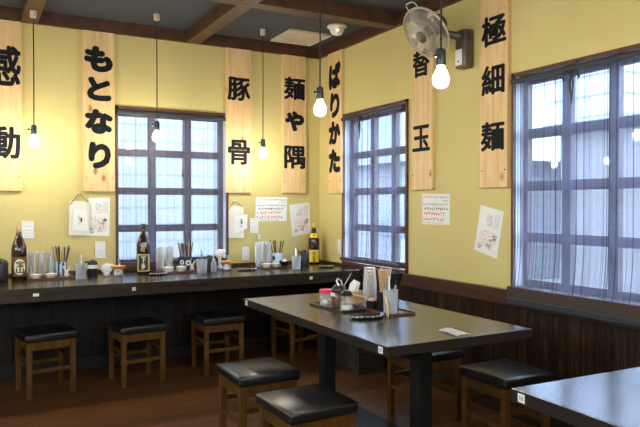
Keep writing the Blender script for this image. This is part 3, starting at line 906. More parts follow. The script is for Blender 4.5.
for x, y, zc, where in ((1.706, .25, ZB, 'behind the viewer, second along the right beam'), (1.706, -1.4, ZB, 'far behind the viewer by the right wall'), (.421, -.2, ZB, 'just behind the viewer'),
                        (.421, -2.0, ZB, 'far behind the viewer'), (-.845, 4.1, ZB, 'left of the photo, next to the counter'), (-.845, 2.2, ZB, 'left of the viewer, halfway to the counter'),
                        (-.845, .35, ZB, 'left of the viewer at arm length'), (-2.1, 2.0, ZB, 'far left, in line with the side window'), (-2.1, .7, ZB, 'far left and nearest the viewer'),
                        (1.706, 1.05, ZB, 'behind the viewer over the corner table'), (.421, .80, ZB, 'over the viewer'), (1.706, -.55, ZB, 'behind the viewer by the right wall'), (.421, -1.1, ZB, 'behind the viewer in the middle of the room'),
                        (-.845, 3.10, ZB, 'left of the viewer, nearer the counter'), (-.845, 1.30, ZB, 'left of the viewer over the empty floor'), (-.845, -.6, ZB, 'behind the viewer on the left'),
                        (-.47, 5.03, ZC, 'over the counter just outside the left edge of the photo'), (-1.36, 5.03, ZC, 'over the far left part of the counter'), (-2.1, 3.1, ZB, 'far left near the side window')):
    pendant('added fill bulb ' + where, x, y, zc, 1.78)  # unseen bulbs, added to light the walls more evenly

# ------------------------------------------------------------------ wall fan
FC = Vector((2.655, 3.395, 2.428)); ax = Vector((-.7896, -.0435, -.6121)).normalized()
q = Vector((0, 0, 1)).rotation_difference(ax).to_matrix().to_4x4()
FM = Matrix.Translation(FC) @ q                      # local +Z looks out of the fan
fan = thing('wall_fan', 'bronze wall fan in a wire cage tilted down above the board 替玉', 'fan', (2.90, 3.31, 2.33))
def fobj(name, bm, m, parent=None, smooth=True):
    o = obj(name, bm, m, parent or fan, smooth); 
    if not parent: o.location = -Vector(fan.location)
    return o
fobj('wall_bracket', box(nb(), 2.868, XR, 3.258, 3.362, 2.205, 2.460, .016, 3), M['bronze'])
pn = fobj('control_panel', box(nb(), 2.864, 2.869, 3.285, 3.350, 2.225, 2.330, .002), M['white'], None, False); pn['label'] = 'pale control panel'
obj('button', ball(nb(), (2.863, 3.318, 2.25), .006), M['nail'], pn)
ar = nb(); tube(ar, [FM @ Vector((0, 0, -.13)), (2.80, 3.36, 2.435), (2.875, 3.315, 2.415)], .026, 14)
fobj('arm', ar, M['bronze'])
fobj('motor_housing', lathe(nb(), [(0, -.175), (.035, -.172), (.058, -.155), (.066, -.12), (.064, -.07), (.050, -.055)], 26, FM), M['bronze'])
RC = .182
def prof_front(t):      # t 0..1 from hub to rim
    return (.030 + (RC - .030) * t, .052 - .050 * t ** 2.2)
def prof_back(t):
    return (.055 + (RC - .055) * t, -.075 + .073 * t ** 2.0)
gd = nb()
for pf, n_ in ((prof_front, 90), (prof_back, 60)):
    for k in range(n_):
        a = 2 * math.pi * k / n_
        pts = []
        for j in range(6):
            r_, z_ = pf(j / 5); aa = a + .35 * (1 - j / 5)
            pts.append(FM @ Vector((r_ * math.cos(aa), r_ * math.sin(aa), z_)))
        tube(gd, pts, .0012, 4)
for t in (.55, .8):
    r_, z_ = prof_front(t); tube(gd, [FM @ Vector((r_ * math.cos(k * math.pi / 24), r_ * math.sin(k * math.pi / 24), z_)) for k in range(48)], .0014, 5, True)
fobj('wire_guard', gd, M['wire'])
rm = nb()
for z_ in (.004, -.004): tube(rm, [FM @ Vector((RC * math.cos(k * math.pi / 28), RC * math.sin(k * math.pi / 28), z_)) for k in range(56)], .0042, 7, True)
fobj('guard_rim', rm, M['wire'])
fobj('hub_cap', lathe(nb(), [(.042, .046), (.042, .054), (.034, .060), (0, .063)], 28, FM), M['bronze'])
fobj('spinner', lathe(nb(), [(.034, -.05), (.034, .02), (.024, .034), (0, .038)], 22, FM), M['bronze'])
for k in range(4):
    bl_ = nb(); gridv = []
    for i in range(7):
        t = i / 6; r_ = .028 + .130 * t; row = []
        for j in range(6):
            s_ = j / 5 - .5; wd = .55 - .0 * t
            aa = k * math.pi / 2 + s_ * (wd + .55 * t) 
            row.append(bl_.verts.new(FM @ Vector((r_ * math.cos(aa), r_ * math.sin(aa), s_ * .045 - .010))))
        gridv.append(row)
    for i in range(6):
        for j in range(5): bl_.faces.new((gridv[i][j], gridv[i + 1][j], gridv[i + 1][j + 1], gridv[i][j + 1]))
    res = bmesh.ops.solidify(bl_, geom=list(bl_.faces), thickness=.0025)
    fobj('blade', bl_, M['blade'])
up = (FM.to_3x3().inverted() @ Vector((0, 0, 1))); up.z = 0; up.normalize(); sd_ = Vector((-up.y, up.x, 0))
hp = [FM @ (up * (RC - .005) + sd_ * a + up * b_ + Vector((0, 0, c_))) for a, b_, c_ in ((-.045, 0, 0), (-.043, .035, .004), (-.03, .048, .006), (.03, .048, .006), (.043, .035, .004), (.045, 0, 0))]
fobj('handle', tube(nb(), hp, .004, 8), M['wire'])

# ------------------------------------------------------------------ things on the counter and the table
ZT = .752
def bottle(label, x, y, z, face, body_h, glass_m, cap_m, labels, name='sake_bottle'):
    r = thing(name, label, 'bottle', (x, y, z), face)          # +X looks at the viewer
    k = body_h / .395; R0 = .0525
    pr = [(0, 0), (.048, 0), (R0, .006), (R0, .215 * k), (.050, .240 * k), (.040, .272 * k), (.027, .305 * k), (.0185, .335 * k), (.0155, .370 * k), (.0155, .385 * k), (0, .385 * k)]
    obj('body', lathe(nb(), pr, 32), glass_m, r, True)
    obj('cap', lathe(nb(), [(.0172, .352 * k), (.0178, .356 * k), (.0178, .390 * k), (.015, .395 * k), (0, .395 * k)], 20), cap_m, r, True)
    for nm, m_, a, z0, z1, rr, texts in labels:
        bm = nb(); n_ = 18; low = []; hi = []
        for i in range(n_ + 1):
            t = -a + 2 * a * i / n_
            low.append(bm.verts.new((rr * math.cos(t), rr * math.sin(t), z0))); hi.append(bm.verts.new((rr * math.cos(t), rr * math.sin(t), z1)))
        for i in range(n_): bm.faces.new((low[i], low[i + 1], hi[i + 1], hi[i]))
        lo = obj(nm, bm, m_, r, True)
        for ch, w, zz0, zz1, mi, off in texts:
            g = nb()
            def fn(u, v_, w_, w=w, zz0=zz0, zz1=zz1, rr=rr):
                t = (u - .5) * w / rr
                q_ = rr + .0006 + .0006 * w_
                return Vector((q_ * math.cos(t), q_ * math.sin(t), zz0 + v_ * (zz1 - zz0)))
            for k in range(6):
                du, dv = .045 * math.cos(k * math.pi / 3), .04 * math.sin(k * math.pi / 3)
                put_glyph(g, ch, lambda u, v_, w_, du=du, dv=dv: fn(u + du, v_ + dv, w_), 0.0, 12)
            obj('lettering', g, M[mi], lo)
    return r
def facing(x, y): return math.atan2(-y, -x)
b1 = bottle('big brown sake bottle with a cream round label reading 宝山', .328, 5.165, ZT, facing(.328, 5.165), .395, M['bottle'], M['copper'],
    [('label', M['label_w'], 1.25, .030, .170, .0532, [])])
cl = nb(); n_ = 24
def disc_fn(a, b_): 
    t = a / .0545; return Vector((.0538 * math.cos(t), .0538 * math.sin(t), .098 + b_))
prev = None
for i in range(n_ + 1):
    a_ = -.041 + .082 * i / n_; hh = .058 * math.sqrt(max(0, 1 - (a_ / .041) ** 2)) + 1e-4
    cur = (cl.verts.new(disc_fn(a_ + .004, -hh)), cl.verts.new(disc_fn(a_ + .004, hh)))
    if prev: cl.faces.new((prev[0], cur[0], cur[1], prev[1]))
    prev = cur
lbl = obj('label_disc', cl, M['label_c'], b1, True)
for ch, z0, z1 in (('宝', .098, .140), ('山', .054, .096)):
    g = nb()
    for k in range(6):
        du, dv = .028 * math.cos(k * math.pi / 3), .028 * math.sin(k * math.pi / 3)
        put_glyph(g, ch, lambda u, v_, w_, du=du, dv=dv: Vector(((.0544 + .0006 * w_) * math.cos(((u + du - .5) * .05 + .006) / .0544), (.0544 + .0006 * w_) * math.sin(((u + du - .5) * .05 + .006) / .0544), z0 + (v_ + dv) * (z1 - z0))), 0.0, 12)
    obj('lettering', g, M['ink'], lbl)
b2 = bottle('brown sake bottle with a navy label and gold border in front of the window', 1.225, 5.160, ZT, facing(1.225, 5.16), .398, M['bottle'], M['blackp'],
    [('label', M['label_g'], 1.10, .020, .158, .0530, []), ('label_panel', M['label_b'], .72, .030, .148, .0535, [('下', .036, .092, .138, 'label_c', .0), ('多', .030, .040, .086, 'label_c', .0)])])
g = nb()
for k in range(3):
    for j in range(4):
        zz = .185 + j * .018; t = -.35 + k * .22 + j * .10
        rr = .0515 if zz < .23 else .0515 - (zz - .23) * .25
        for d_ in range(3): stroke(g, lambda a, b_: Vector(((rr + .001) * math.cos(t + a / rr), (rr + .001) * math.sin(t + a / rr), zz + b_)), rnd.uniform(-.004, .004), rnd.uniform(-.006, .006), .011, .0022, rnd.uniform(0, 3))
obj('shoulder_lettering', g, M['label_c'], b2)
b3 = bottle('brown sake bottle with a bright yellow label in the room corner', 2.822, 5.270, ZT, facing(2.822, 5.27), .380, M['bottle'], M['yellowcap'],
    [('label', M['label_y'], 1.05, .018, .122, .0532, [('の', .026, .086, .118, 'blue_ink', 0.0), ('小', .026, .054, .084, 'blue_ink', 0.0), ('正', .026, .022, .052, 'blue_ink', 0.0)]),
     ('label_band', M['cream'], 1.05, .122, .130, .0532, [])])
bm = nb(); n_ = 16
for i in range(n_):
    t0, t1 = -1.0 + 2.0 * i / n_, -1.0 + 2.0 * (i + 1) / n_
    bm.faces.new([bm.verts.new((rr * math.cos(t), rr * math.sin(t), z_)) for t, rr, z_ in ((t0, .0465, .242), (t1, .0465, .242), (t1, .0335, .285), (t0, .0335, .285))])
nk = obj('neck_label', bm, M['label_y'], b3, True)
obj('emblem', ball(nb(), (.039, 0, .268), .008, .5, 1, 1), M['redp'], nk)

TUM = None
def tumbler_mesh():
    bm = nb(); h = .098
    lathe(bm, [(0, .003), (.0255, .003), (.027, .006), (.0345, h), (.0355, h), (.0362, h - .002), (.028, 0), (0, 0)], 20, None, False)
    return bm
def tumblers(label, x, y, z, n, group, inverted=False, pitch=.020, sc=1.0):
    global TUM
    for k in range(n):
        if TUM is None:
            o = obj('tumbler', tumbler_mesh(), M['tumbler'], None, True); TUM = o
        else:
            o = TUM.copy(); C.objects.link(o)
        o.scale = (sc, sc, sc)
        o.rotation_euler = (math.pi if inverted else 0, 0, 0)
        o.location = (x, y, z + k * pitch + (.098 * sc if inverted else 0))
        tag(o, label, 'tumbler', group)
def dishes(label, x, y, z, n, group):
    for k in range(n):
        bm = lathe(nb(), [(0, 0), (.026, 0), (.028, .005), (.040, .016), (.0435, .021), (.0415, .022), (.030, .011), (0, .008)], 28, None, False)
        o = obj('sauce_dish', bm, M['dish'], None, True); o.location = (x, y, z + k * .0105); tag(o, label, 'dish', group)
def tray(label, x0, x1, y0, y1, z, m, h=.014, rz=0):
    r = thing('tray', label, 'tray', ((x0 + x1) / 2, (y0 + y1) / 2, z), rz)
    w, d = (x1 - x0) / 2, (y1 - y0) / 2
    obj('base', box(nb(), -w, w, -d, d, 0, .006, .001), m, r)
    e = nb()
    for a in ((-w, w, -d, -d + .008), (-w, w, d - .008, d), (-w, -w + .008, -d + .008, d - .008), (w - .008, w, -d + .008, d - .008)): box(e, *a, .0055, h, .001)
    obj('rim', e, m, r)
    return r
def stick(label, group, base, top, m, r0=.0032, r1=.0050):
    o = obj('chopstick', tube(nb(), [(0, 0, 0), tuple((Vector(top) - Vector(base)))], r0, 6, False, r1), m)
    o.location = base; tag(o, label, 'chopstick', group)
def chop_pot(label, x, y, z, m, deco, n, mats, slabel, group, h=.11, rr=.042, square=False, spread=.066, L=.225):
    r = thing('chopstick_holder', label, 'chopstick holder', (x, y, z))
    if square: 
        b_ = nb(); t = .004
        for a in ((-rr, rr, -rr, -rr + t), (-rr, rr, rr - t, rr), (-rr, -rr + t, -rr + t, rr - t), (rr - t, rr, -rr + t, rr - t)): box(b_, *a, 0, h)
        box(b_, -rr + t, rr - t, -rr + t, rr - t, 0, .005)
        obj('body', b_, m, r)
    else:
        obj('body', lathe(nb(), [(0, 0), (rr * .92, 0), (rr, .008), (rr, h), (rr - .004, h), (rr - .005, .01), (0, .008)], 28, None, False), m, r, True)
    for nm, mi, shapes in deco:
        for s in shapes:
            bm = nb(); f = facing(x, y)
            if s[0] == 'stripe':
                t0, t1 = s[1], s[2]
                n2 = 4
                lo = [bm.verts.new(((rr + .0006) * math.cos(f + t0 + (t1 - t0) * i / n2), (rr + .0006) * math.sin(f + t0 + (t1 - t0) * i / n2), .004)) for i in range(n2 + 1)]
                hi = [bm.verts.new((v_.co.x, v_.co.y, h - .002)) for v_ in lo]
                for i in range(n2): bm.faces.new((lo[i], lo[i + 1], hi[i + 1], hi[i]))
            else:
                _, t, zz, ro, ri = s
                N_ = 18
                P = lambda q_, a: bm.verts.new(((rr + .0007) * math.cos(f + t + q_ * math.cos(a) / rr), (rr + .0007) * math.sin(f + t + q_ * math.cos(a) / rr), zz + q_ * math.sin(a)))
                for i in range(N_):
                    a0, a1 = 2 * math.pi * i / N_, 2 * math.pi * (i + 1) / N_
                    bm.faces.new((P(ri, a0), P(ro, a0), P(ro, a1), P(ri, a1)))
            obj(nm, bm, M[mi], r)
    for k in range(n):
        a = 2 * math.pi * k / n + .3; q_ = rr * rnd.uniform(.25, .55); e = rnd.uniform(.55, 1.0) * spread + (0 if square else .01)
        stick(slabel[k % len(mats)], group + ', ' + mats[k % len(mats)].replace('stick_w', 'wooden').replace('blackp', 'black'), (x + q_ * math.cos(a + .4), y + q_ * math.sin(a + .4), z + .012),
              (x + e * math.cos(a), y + e * math.sin(a), z + L * rnd.uniform(.95, 1.03)), M[mats[k % len(mats)]])
def utensil_cup(label, x, y, z, m, group, n=3, h=.095, rr=.036, spoonlabel='', L=.15, handle='metal'):
    r = thing('utensil_cup', label, 'cup', (x, y, z))
    obj('body', lathe(nb(), [(0, 0), (rr * .86, 0), (rr * .88, .003), (rr, h), (rr - .003, h), (rr * .84, .006), (0, .005)], 24, None, False), m, r, True)
    for k in range(n):
        a = 1.3 + 2 * math.pi * k / n; t = thing('ladle', spoonlabel, 'ladle', (x + .012 * math.cos(a), y + .012 * math.sin(a), z + .01), 0, group)
        top = Vector((.016 * math.cos(a), .016 * math.sin(a), L * (1 - .12 * k)))
        obj('handle', tube(nb(), [(0, 0, .03), tuple(top)], .0045, 8, False, .006), M[handle], t)
        obj('bowl', ball(nb(), (0, 0, .018), .014, .9, .55, 1.1), M[handle], t, True)
def sauce_pot(label, x, y, z, h=.115, rr=.036, band='white', spout=True):
    r = thing('sauce_pot', label, 'pot', (x, y, z))
    obj('body', lathe(nb(), [(0, 0), (rr * .95, 0), (rr, .005), (rr, h * .45), (rr * .95, h * .68), (0, h * .68)], 24), M['blackp'], r, True)
    if band:
        b_ = obj('band', lathe(nb(), [(rr * 1.01, h * .46), (rr * .97, h * .68)], 24, None, False), M[band], r, True); b_['label'] = 'pale band'
    ld = obj('lid', lathe(nb(), [(rr, h * .68), (rr * 1.02, h * .76), (rr * .8, h * .9), (rr * .3, h * .97), (0, h)], 24), M['blackp'], r, True)
    if spout: 
        f = facing(x, y) - 1.4; d = Vector((math.cos(f), math.sin(f), 0))
        obj('spout', tube(nb(), [tuple(d * rr * .6 + Vector((0, 0, h * .82))), tuple(d * rr * 1.6 + Vector((0, 0, h * .88)))], .008, 8, False, .005), M['blackp'], r)
    return r
def rabbit(label, x, y, z):
    r = thing('rabbit_figurine', label, 'figurine', (x, y, z), facing(x, y))
    bd = nb(); ball(bd, (0, 0, .018), .018, 1, 1.05, 1); ball(bd, (.004, 0, .040), .013)
    obj('body', bd, M['dish'], r, True)
    for s in (-1, 1): obj('ear', tube(nb(), [(0, s * .006, .046), (0, s * .016, .064), (0, s * .027, .084)], .0065, 8, False, .0045), M['dish'], r, True)
def garlic_set(label, x, y, z, glabel, group, plabel):
    r = thing('garlic_jar', label, 'jar', (x, y, z))
    obj('body', lathe(nb(), [(0, 0), (.034, 0), (.037, .004), (.037, .058), (.034, .058), (.034, .006), (0, .004)], 24, None, False), M['clearjar'], r, True)
    ld = obj('lid_dish', lathe(nb(), [(0, .0595), (.030, .0595), (.050, .070), (.056, .080), (.053, .081), (.030, .066), (0, .064)], 30, None, False), M['orange'], r, True); ld['label'] = 'orange dish lid'
    k = 0
    for a, q_, zz in ((.2, .019, .022), (1.5, .019, .021), (2.8, .019, .022), (4.1, .019, .021), (5.3, .019, .022), (.9, .014, .043), (3.2, .014, .042)):
        o = obj('garlic_clove', ball(nb(), (0, 0, 0), .0135, 1, .85, 1.15, 10), M['garlic'], None, True)
        o.location = (x + q_ * math.cos(a), y + q_ * math.sin(a), z + zz); o.rotation_euler = (a, a * 2, 0); tag(o, glabel, 'garlic', group)
    p = thing('garlic_press', plabel, 'garlic press', (x + .008, y, z + .0662))
    obj('grip', lathe(nb(), [(.010, 0), (.012, .004), (.008, .020), (.006, .045), (.010, .052), (.010, .062), (0, .064)], 16), M['metal'], p, True)
def crusher(label, x, y, z, rz, w=.045, h=.10):
    """white bent plastic tool leaning beside the garlic jar"""
    r = thing('plastic_scoop', label, 'scoop', (x, y, z), rz)
    p = nb(); ball(p, (0, 0, h - .040), .040, 1.05, .42, 1.0, 18); ball(p, (.030, 0, h - .022), .022, 1.1, .5, .9, 14)
    obj('paddle', p, M['white'], r, True)
    f_ = nb(); ball(f_, (0, 0, .022), .022, 1.1, .7, 1.0, 14); tube(f_, [(0, 0, .02), (-.004, 0, h - .05)], .013, 10)
    obj('grip', f_, M['white'], r, True)
def bead_ring(label, x, y, z, a, b_, gem=True):
    r = thing('bead_dish', label, 'dish', (x, y, z))
    obj('bowl', lathe(nb(), [(0, 0), (a * .8, 0), (a, .012), (a * .97, .014), (a * .78, .004), (0, .004)], 30, None, False), M['blackp'], r, True).scale = (1, b_ / a, 1)
    for k in range(9):
        t = math.pi + .25 + k * .33
        m_ = 'gem' if (gem and k == 8) else 'shell'
        o = obj('bead', ball(nb(), (a * .93 * math.cos(t), b_ * .93 * math.sin(t), .014), rnd.uniform(.004, .0075) if m_ == 'shell' else .012, rnd.uniform(.7, 1.2), .8, rnd.uniform(.7, 1), 8), M[m_], r, True)
        if m_ == 'gem': o['label'] = 'bright blue bead'

# left set
sauce_pot('black pot at the left edge of the photo beside the 宝山 bottle', .205, 5.12, ZT, .165, .050, None, False)
tray('red brown tray under the left tumblers', .378, .700, 5.055, 5.315, ZT, M['tray'])
for i, (x, y) in enumerate(((.420, 5.262), (.492, 5.270), (.563, 5.285))):
    tumblers(['clear plastic tumbler in the leftmost stack behind the white dishes, beside the 宝山 bottle', 'clear plastic tumbler in the middle one of the three left stacks', 'clear plastic tumbler in the left stack next to the striped chopstick pot'][i], x, y, ZT + .0065, 6, ['tumblers stacked beside the 宝山 bottle', 'tumblers in the middle left stack', 'tumblers stacked by the striped pot'][i], sc=.88)
dishes('white sauce dish in the left pile on the left tray', .434, 5.125, ZT + .0065, 2, 'left dish pile on the left tray')
dishes('white sauce dish in the right pile on the left tray', .540, 5.130, ZT + .0065, 2, 'right dish pile on the left tray')
chop_pot('pale blue and navy striped chopstick pot on the left tray', .618, 5.215, ZT + .0065, M['palep'], [('stripe', 'navyp', [('stripe', t - .17, t + .17) for t in (-1.2, -.4, .4, 1.2)])], 14, ['blackp', 'stick_w', 'blackp'],
         ['black chopstick in the striped pot', 'pale wooden chopstick in the striped pot', 'black chopstick in the striped pot'], 'chopsticks in the striped pot')
rabbit('white long-eared figurine before the striped chopstick pot', .648, 5.125, ZT + .0065)
utensil_cup('frosted cup of ladles right of the left tray', .735, 5.03, ZT, M['frost'], 'ladles in the left cup', 3, .105, .040, 'grey ladle in the frosted cup by the left tray', .165)
sauce_pot('black sauce pot with a white band under the white price tag', .845, 5.20, ZT, .125, .038)
garlic_set('jar of garlic with an orange dish lid left of the back window bottle', 1.010, 5.06, ZT, 'white garlic clove in the left orange-lidded jar', 'garlic cloves in the left jar', 'metal press on the left orange dish')
crusher('white bent plastic scoop beside the left orange dish', .930, 5.085, ZT, 0)
bead_ring('small dark bead dish right of the navy-labelled bottle', 1.300, 5.00, ZT, .070, .040)
# middle set
tray('red brown tray below the back window', 1.320, 1.640, 5.035, 5.325, ZT, M['tray'])
for i, (x, y) in enumerate(((1.385, 5.262), (1.462, 5.275))):
    tumblers(['clear plastic tumbler in the left stack before the back window', 'clear plastic tumbler in the right stack before the back window'][i], x, y, ZT + .0065, 6, ['left tumbler stack before the window', 'right tumbler stack before the window'][i], sc=.95)
dishes('cream sauce dish in the left pile on the window tray', 1.412, 5.105, ZT + .0065, 3, 'left dish pile on the window tray')
dishes('cream sauce dish in the right pile on the window tray', 1.517, 5.115, ZT + .0065, 3, 'right dish pile on the window tray')
chop_pot('navy chopstick pot with white rings before the window', 1.590, 5.245, ZT + .0065, M['navyp'], [('ring_motif', 'dish', [('ring', -.55, .065, .020, .009), ('ring', .55, .06, .024, .010), ('ring', 1.4, .08, .018, .008)])], 15, ['blackp', 'blackp', 'stick_w'],
         ['black chopstick in the navy pot', 'black chopstick in the navy pot', 'pale wooden chopstick in the navy pot'], 'chopsticks in the navy pot', rr=.050)
rabbit('white long-eared figurine before the navy chopstick pot', 1.617, 5.145, ZT + .0065)
utensil_cup('frosted cup of ladles right of the window tray', 1.648, 4.985, ZT, M['frost'], 'ladles in the middle cup', 2, .110, .044, 'grey ladle in the frosted cup by the window tray', .175)
sauce_pot('black sauce pot behind the grey bottle below the window', 1.765, 5.15, ZT, .130, .040, None)
gb = thing('squeeze_bottle', 'small grey squeeze bottle beside the black pot below the window', 'bottle', (1.768, 5.045, ZT))
obj('body', lathe(nb(), [(0, 0), (.020, 0), (.022, .004), (.022, .070), (.014, .082), (.012, .085)], 18), M['frost'], gb, True)
obj('cap', lathe(nb(), [(.013, .0855), (.013, .098), (.005, .104), (.003, .12), (0, .121)], 14), M['metal'], gb, True)
garlic_set('jar of garlic with an orange dish lid right of the back window', 1.885, 5.05, ZT, 'white garlic clove in the right orange-lidded jar', 'garlic cloves in the right jar', 'metal press on the right orange dish')
crusher('white bent plastic scoop standing behind the right orange dish', 1.860, 5.150, ZT, 0, h=.175)
bead_ring('dark bead dish right of the right orange-lidded jar', 2.045, 5.00, ZT, .085, .045)
# right set
tray('red brown tray left of the yellow-labelled bottle', 2.190, 2.500, 5.010, 5.320, ZT, M['tray'])
for i, (x, y) in enumerate(((2.248, 5.225), (2.340, 5.250))):
    tumblers(['clear plastic tumbler in the left stack on the tray nearest the corner', 'clear plastic tumbler in the right stack on the tray nearest the corner'][i], x, y, ZT + .0065, 6, ['left tumbler stack on the corner tray', 'right tumbler stack on the corner tray'][i], pitch=.023)
dishes('white sauce dish in the left pile on the corner tray', 2.262, 5.095, ZT + .0065, 2, 'left dish pile on the corner tray')
dishes('white sauce dish in the right pile on the corner tray', 2.352, 5.110, ZT + .0065, 2, 'right dish pile on the corner tray')
chop_pot('white chopstick pot with blue dots on the corner tray', 2.425, 5.225, ZT + .0065, M['palep'], [('dot_motif', 'navyp', [('ring', -.75, .068, .019, .003), ('ring', .8, .030, .019, .003)])], 11, ['blackp', 'stick_w'],
         ['black chopstick in the blue-dotted pot', 'pale wooden chopstick in the blue-dotted pot'], 'chopsticks in the dotted pot', h=.112, rr=.046)
gp = thing('spice_pot', 'small dark pot heaped with pale spice on the corner tray', 'pot', (2.445, 5.115, ZT + .0065))
obj('body', lathe(nb(), [(0, 0), (.026, 0), (.033, .012), (.035, .040), (.032, .044), (0, .040)], 22), M['steel'], gp, True)
obj('spice', ball(nb(), (0, 0, .044), .024, 1, 1, .9), M['cream'], gp, True)['label'] = 'pale heap'
utensil_cup('frosted cup of ladles left of the yellow-labelled bottle', 2.462, 4.915, ZT, M['frost'], 'ladles in the right cup', 3, .110, .040, 'grey ladle in the frosted cup by the yellow label bottle', .165)
sauce_pot('black sauce pot touching the yellow-labelled bottle', 2.645, 5.115, ZT, .145, .040, None)
bead_ring('dark bead dish in the right corner of the counter', 2.745, 4.905, ZT, .075, .045, False)

# condiment set on the table
ZS = .72
tray('black lacquer tray under the pink-lidded jar', 1.745, 1.890, 2.955, 3.300, ZS, M['blacktray'], .012, R(4))
tray('red brown tray under the napkin box and chopsticks', 1.915, 2.075, 2.735, 3.290, ZS, M['tray'])
z0 = ZS + .0065
pj = thing('spice_jar', 'clear jar of white garlic with a pink lid', 'jar', (1.795, 3.200, z0))
obj('body', lathe(nb(), [(0, 0), (.034, 0), (.036, .003), (.036, .076), (.033, .076), (.033, .006), (0, .004)], 24, None, False), M['clearjar'], pj, True)
obj('lid', lathe(nb(), [(.038, .072), (.041, .075), (.041, .088), (.036, .091), (0, .091)], 26), M['pinkp'], pj, True)['label'] = 'pink lid'
for a, q_, zz in ((.3, .017, .02), (1.6, .017, .019), (2.9, .017, .02), (4.2, .017, .019), (5.4, .017, .02)):
    o = obj('garlic_clove', ball(nb(), (0, 0, 0), .0135, 1, .85, 1.15, 10), M['garlic'], None, True); o.location = (1.795 + q_ * math.cos(a), 3.2 + q_ * math.sin(a), z0 + zz)
    tag(o, 'white garlic clove in the pink-lidded jar', 'garlic', 'garlic cloves in the pink-lidded jar')
bj = thing('sauce_jar', 'brown sauce jar with a black hinged lid', 'jar', (1.815, 3.095, z0))
obj('body', lathe(nb(), [(0, 0), (.036, 0), (.038, .004), (.038, .085), (.034, .090)], 24), M['sauce'], bj, True)
l1 = obj('lid', lathe(nb(), [(.039, .088), (.041, .094), (.037, .112), (.022, .126), (0, .130)], 24), M['blackp'], bj, True)
obj('lever', tube(nb(), [(-.012, -.02, .125), (-.018, -.004, .150), (0, .012, .160), (.016, .004, .148), (.016, -.012, .126)], .0045, 8), M['metal'], l1, True)
obj('label_patch', box(nb(), -.0405, -.0375, -.024, .024, .066, .084), M['paper'], bj, False)['label'] = 'white label'
sp_ = thing('spoon', 'thin metal spoon handle sticking up from the black-lidded jar', 'spoon', (1.835, 3.075, z0 + .088))
obj('handle', tube(nb(), [(0, 0, .03), (.03, -.03, .105)], .0028, 6), M['metal'], sp_)
sj = thing('salt_shaker', 'clear glass shaker in front of the brown sauce jar', 'shaker', (1.808, 3.000, z0))
obj('body', lathe(nb(), [(0, 0), (.034, 0), (.037, .006), (.035, .030), (.026, .045), (.030, .070), (.028, .078), (.025, .077), (.022, .046), (.030, .028), (.031, .006), (0, .005)], 22, None, False), M['clearjar'], sj, True)
obj('contents', lathe(nb(), [(0, .0055), (.0295, .0065), (.0285, .024), (0, .027)], 20), M['garlic'], sj, True)
obj('lid', lathe(nb(), [(.031, .0785), (.032, .092), (.020, .106), (0, .108)], 22), M['blackp'], sj, True)
nb_ = thing('napkin_box', 'wooden napkin box with a white napkin sticking out', 'napkin box', (1.985, 3.215, z0))
b_ = nb()
for a in ((-.045, .045, -.045, -.037), (-.045, .045, .037, .045), (-.045, -.037, -.037, .037), (.037, .045, -.037, .037)): box(b_, *a, 0, .070, .001)
box(b_, -.037, .037, -.037, .037, 0, .006)
obj('box_body', b_, M['stick_w'], nb_)
npk = nb(); 
for k in range(4): box(npk, -.012 - .006 * k, -.008 - .006 * k, -.036, .036, .008, .128 - .008 * k, 0, 2, Matrix.Rotation(R(10), 4, 'Y') @ Matrix.Rotation(R(8), 4, 'X'))
obj('napkins', npk, M['paper'], nb_)['label'] = 'white folded napkins'
tumblers('clear plastic tumbler in the upturned stack on the long table, nearer the napkin box', 2.008, 3.075, z0, 7, 'upturned tumblers by the napkin box', True, .0185, 1.08)
tumblers('clear plastic tumbler in the upturned stack behind the table chopsticks', 2.045, 2.965, z0, 7, 'upturned tumblers behind the chopsticks', True, .0185, 1.02)
sp = thing('spice_pot', 'dark pot of pinkish spice at the foot of the tumbler stack', 'pot', (1.950, 2.962, z0))
obj('body', lathe(nb(), [(0, 0), (.030, 0), (.033, .006), (.033, .045), (.030, .048), (0, .045)], 22), M['steel'], sp, True)
obj('spice', ball(nb(), (0, 0, .047), .026, 1, 1, .6), M['pinkspice'], sp, True)['label'] = 'pinkish heap'
lw = thing('wooden_spoon', 'pale wooden spoon handle lying across the dark spice pot', 'spoon', (1.925, 3.08, z0 + .058))
obj('handle', box(nb(), -.009, .009, -.085, .085, -.006, .006, .003), M['stick_w'], lw)
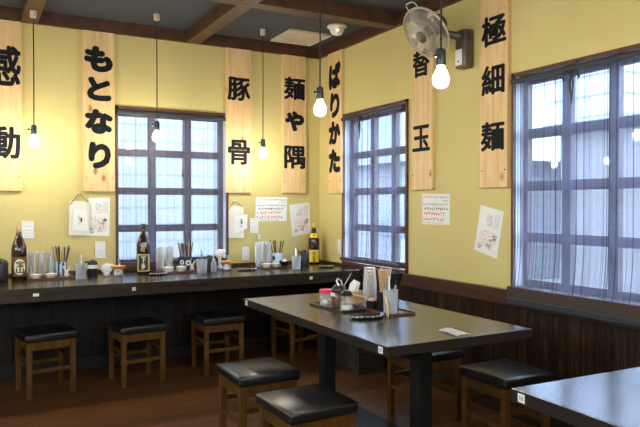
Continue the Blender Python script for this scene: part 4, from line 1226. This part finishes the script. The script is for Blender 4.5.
chop_pot('black square chopstick box on the long table', 1.966, 2.868, z0, M['blackp'], [], 16, ['stick_w'], ['pale wooden chopstick in the black box on the long table'], 'chopsticks in the black table box', h=.105, rr=.030, square=True, spread=.040, L=.225)
fl = thing('flared_holder', 'black flared holder behind the cup of ladles on the table', 'holder', (2.035, 2.870, z0))
obj('body', lathe(nb(), [(0, 0), (.022, 0), (.020, .01), (.022, .09), (.036, .165), (.052, .205), (.049, .206), (.030, .16), (.014, .09), (0, .08)], 26, None, False), M['blackp'], fl, True)
utensil_cup('frosted cup of ladles at the end of the condiment set', 1.955, 2.795, z0, M['frost'], 'ladles in the table cup', 3, .125, .040, 'grey ladle in the frosted cup on the long table', .185)
sp2 = thing('wooden_spatula', 'small pale wooden spatula leaning on the table cup', 'spatula', (1.905, 2.750, ZS), R(-10))
obj('blade', box(nb(), -.003, .003, -.014, .014, 0, .042, .002), M['stick_w'], sp2)
obj('handle', tube(nb(), [(0, 0, .040), (.004, .026, .078), (.010, .060, .118)], .006, 8), M['stick_w'], sp2)
bead_ring('dark dish edged with pale beads in front of the condiment set', 1.788, 2.772, ZS, .098, .066)
nk = obj('paper_napkin', nb(), M['paper'], None)
bm = nb(); g = []
for i in range(13):
    row = []
    for j in range(9):
        u, v_ = i / 12, j / 8
        A = Vector((1.893, 2.325)); B_ = Vector((1.970, 2.345)); D_ = Vector((1.880, 2.178)); E_ = Vector((1.962, 2.184))
        p = (A * (1 - v_) + B_ * v_) * (1 - u) + (D_ * (1 - v_) + E_ * v_) * u
        row.append(bm.verts.new((p.x, p.y, ZS + .004 + .006 * abs(math.sin(v_ * 7 + u * 3)) * (0.4 + .6 * math.sin(math.pi * v_)))))
    g.append(row)
for i in range(12):
    for j in range(8): bm.faces.new((g[i][j], g[i + 1][j], g[i + 1][j + 1], g[i][j + 1]))
bmesh.ops.solidify(bm, geom=list(bm.faces), thickness=.0025)
bm.to_mesh(nk.data); bm.free()
tag(nk, 'crumpled white paper napkin lying at the right end of the long table', 'napkin')
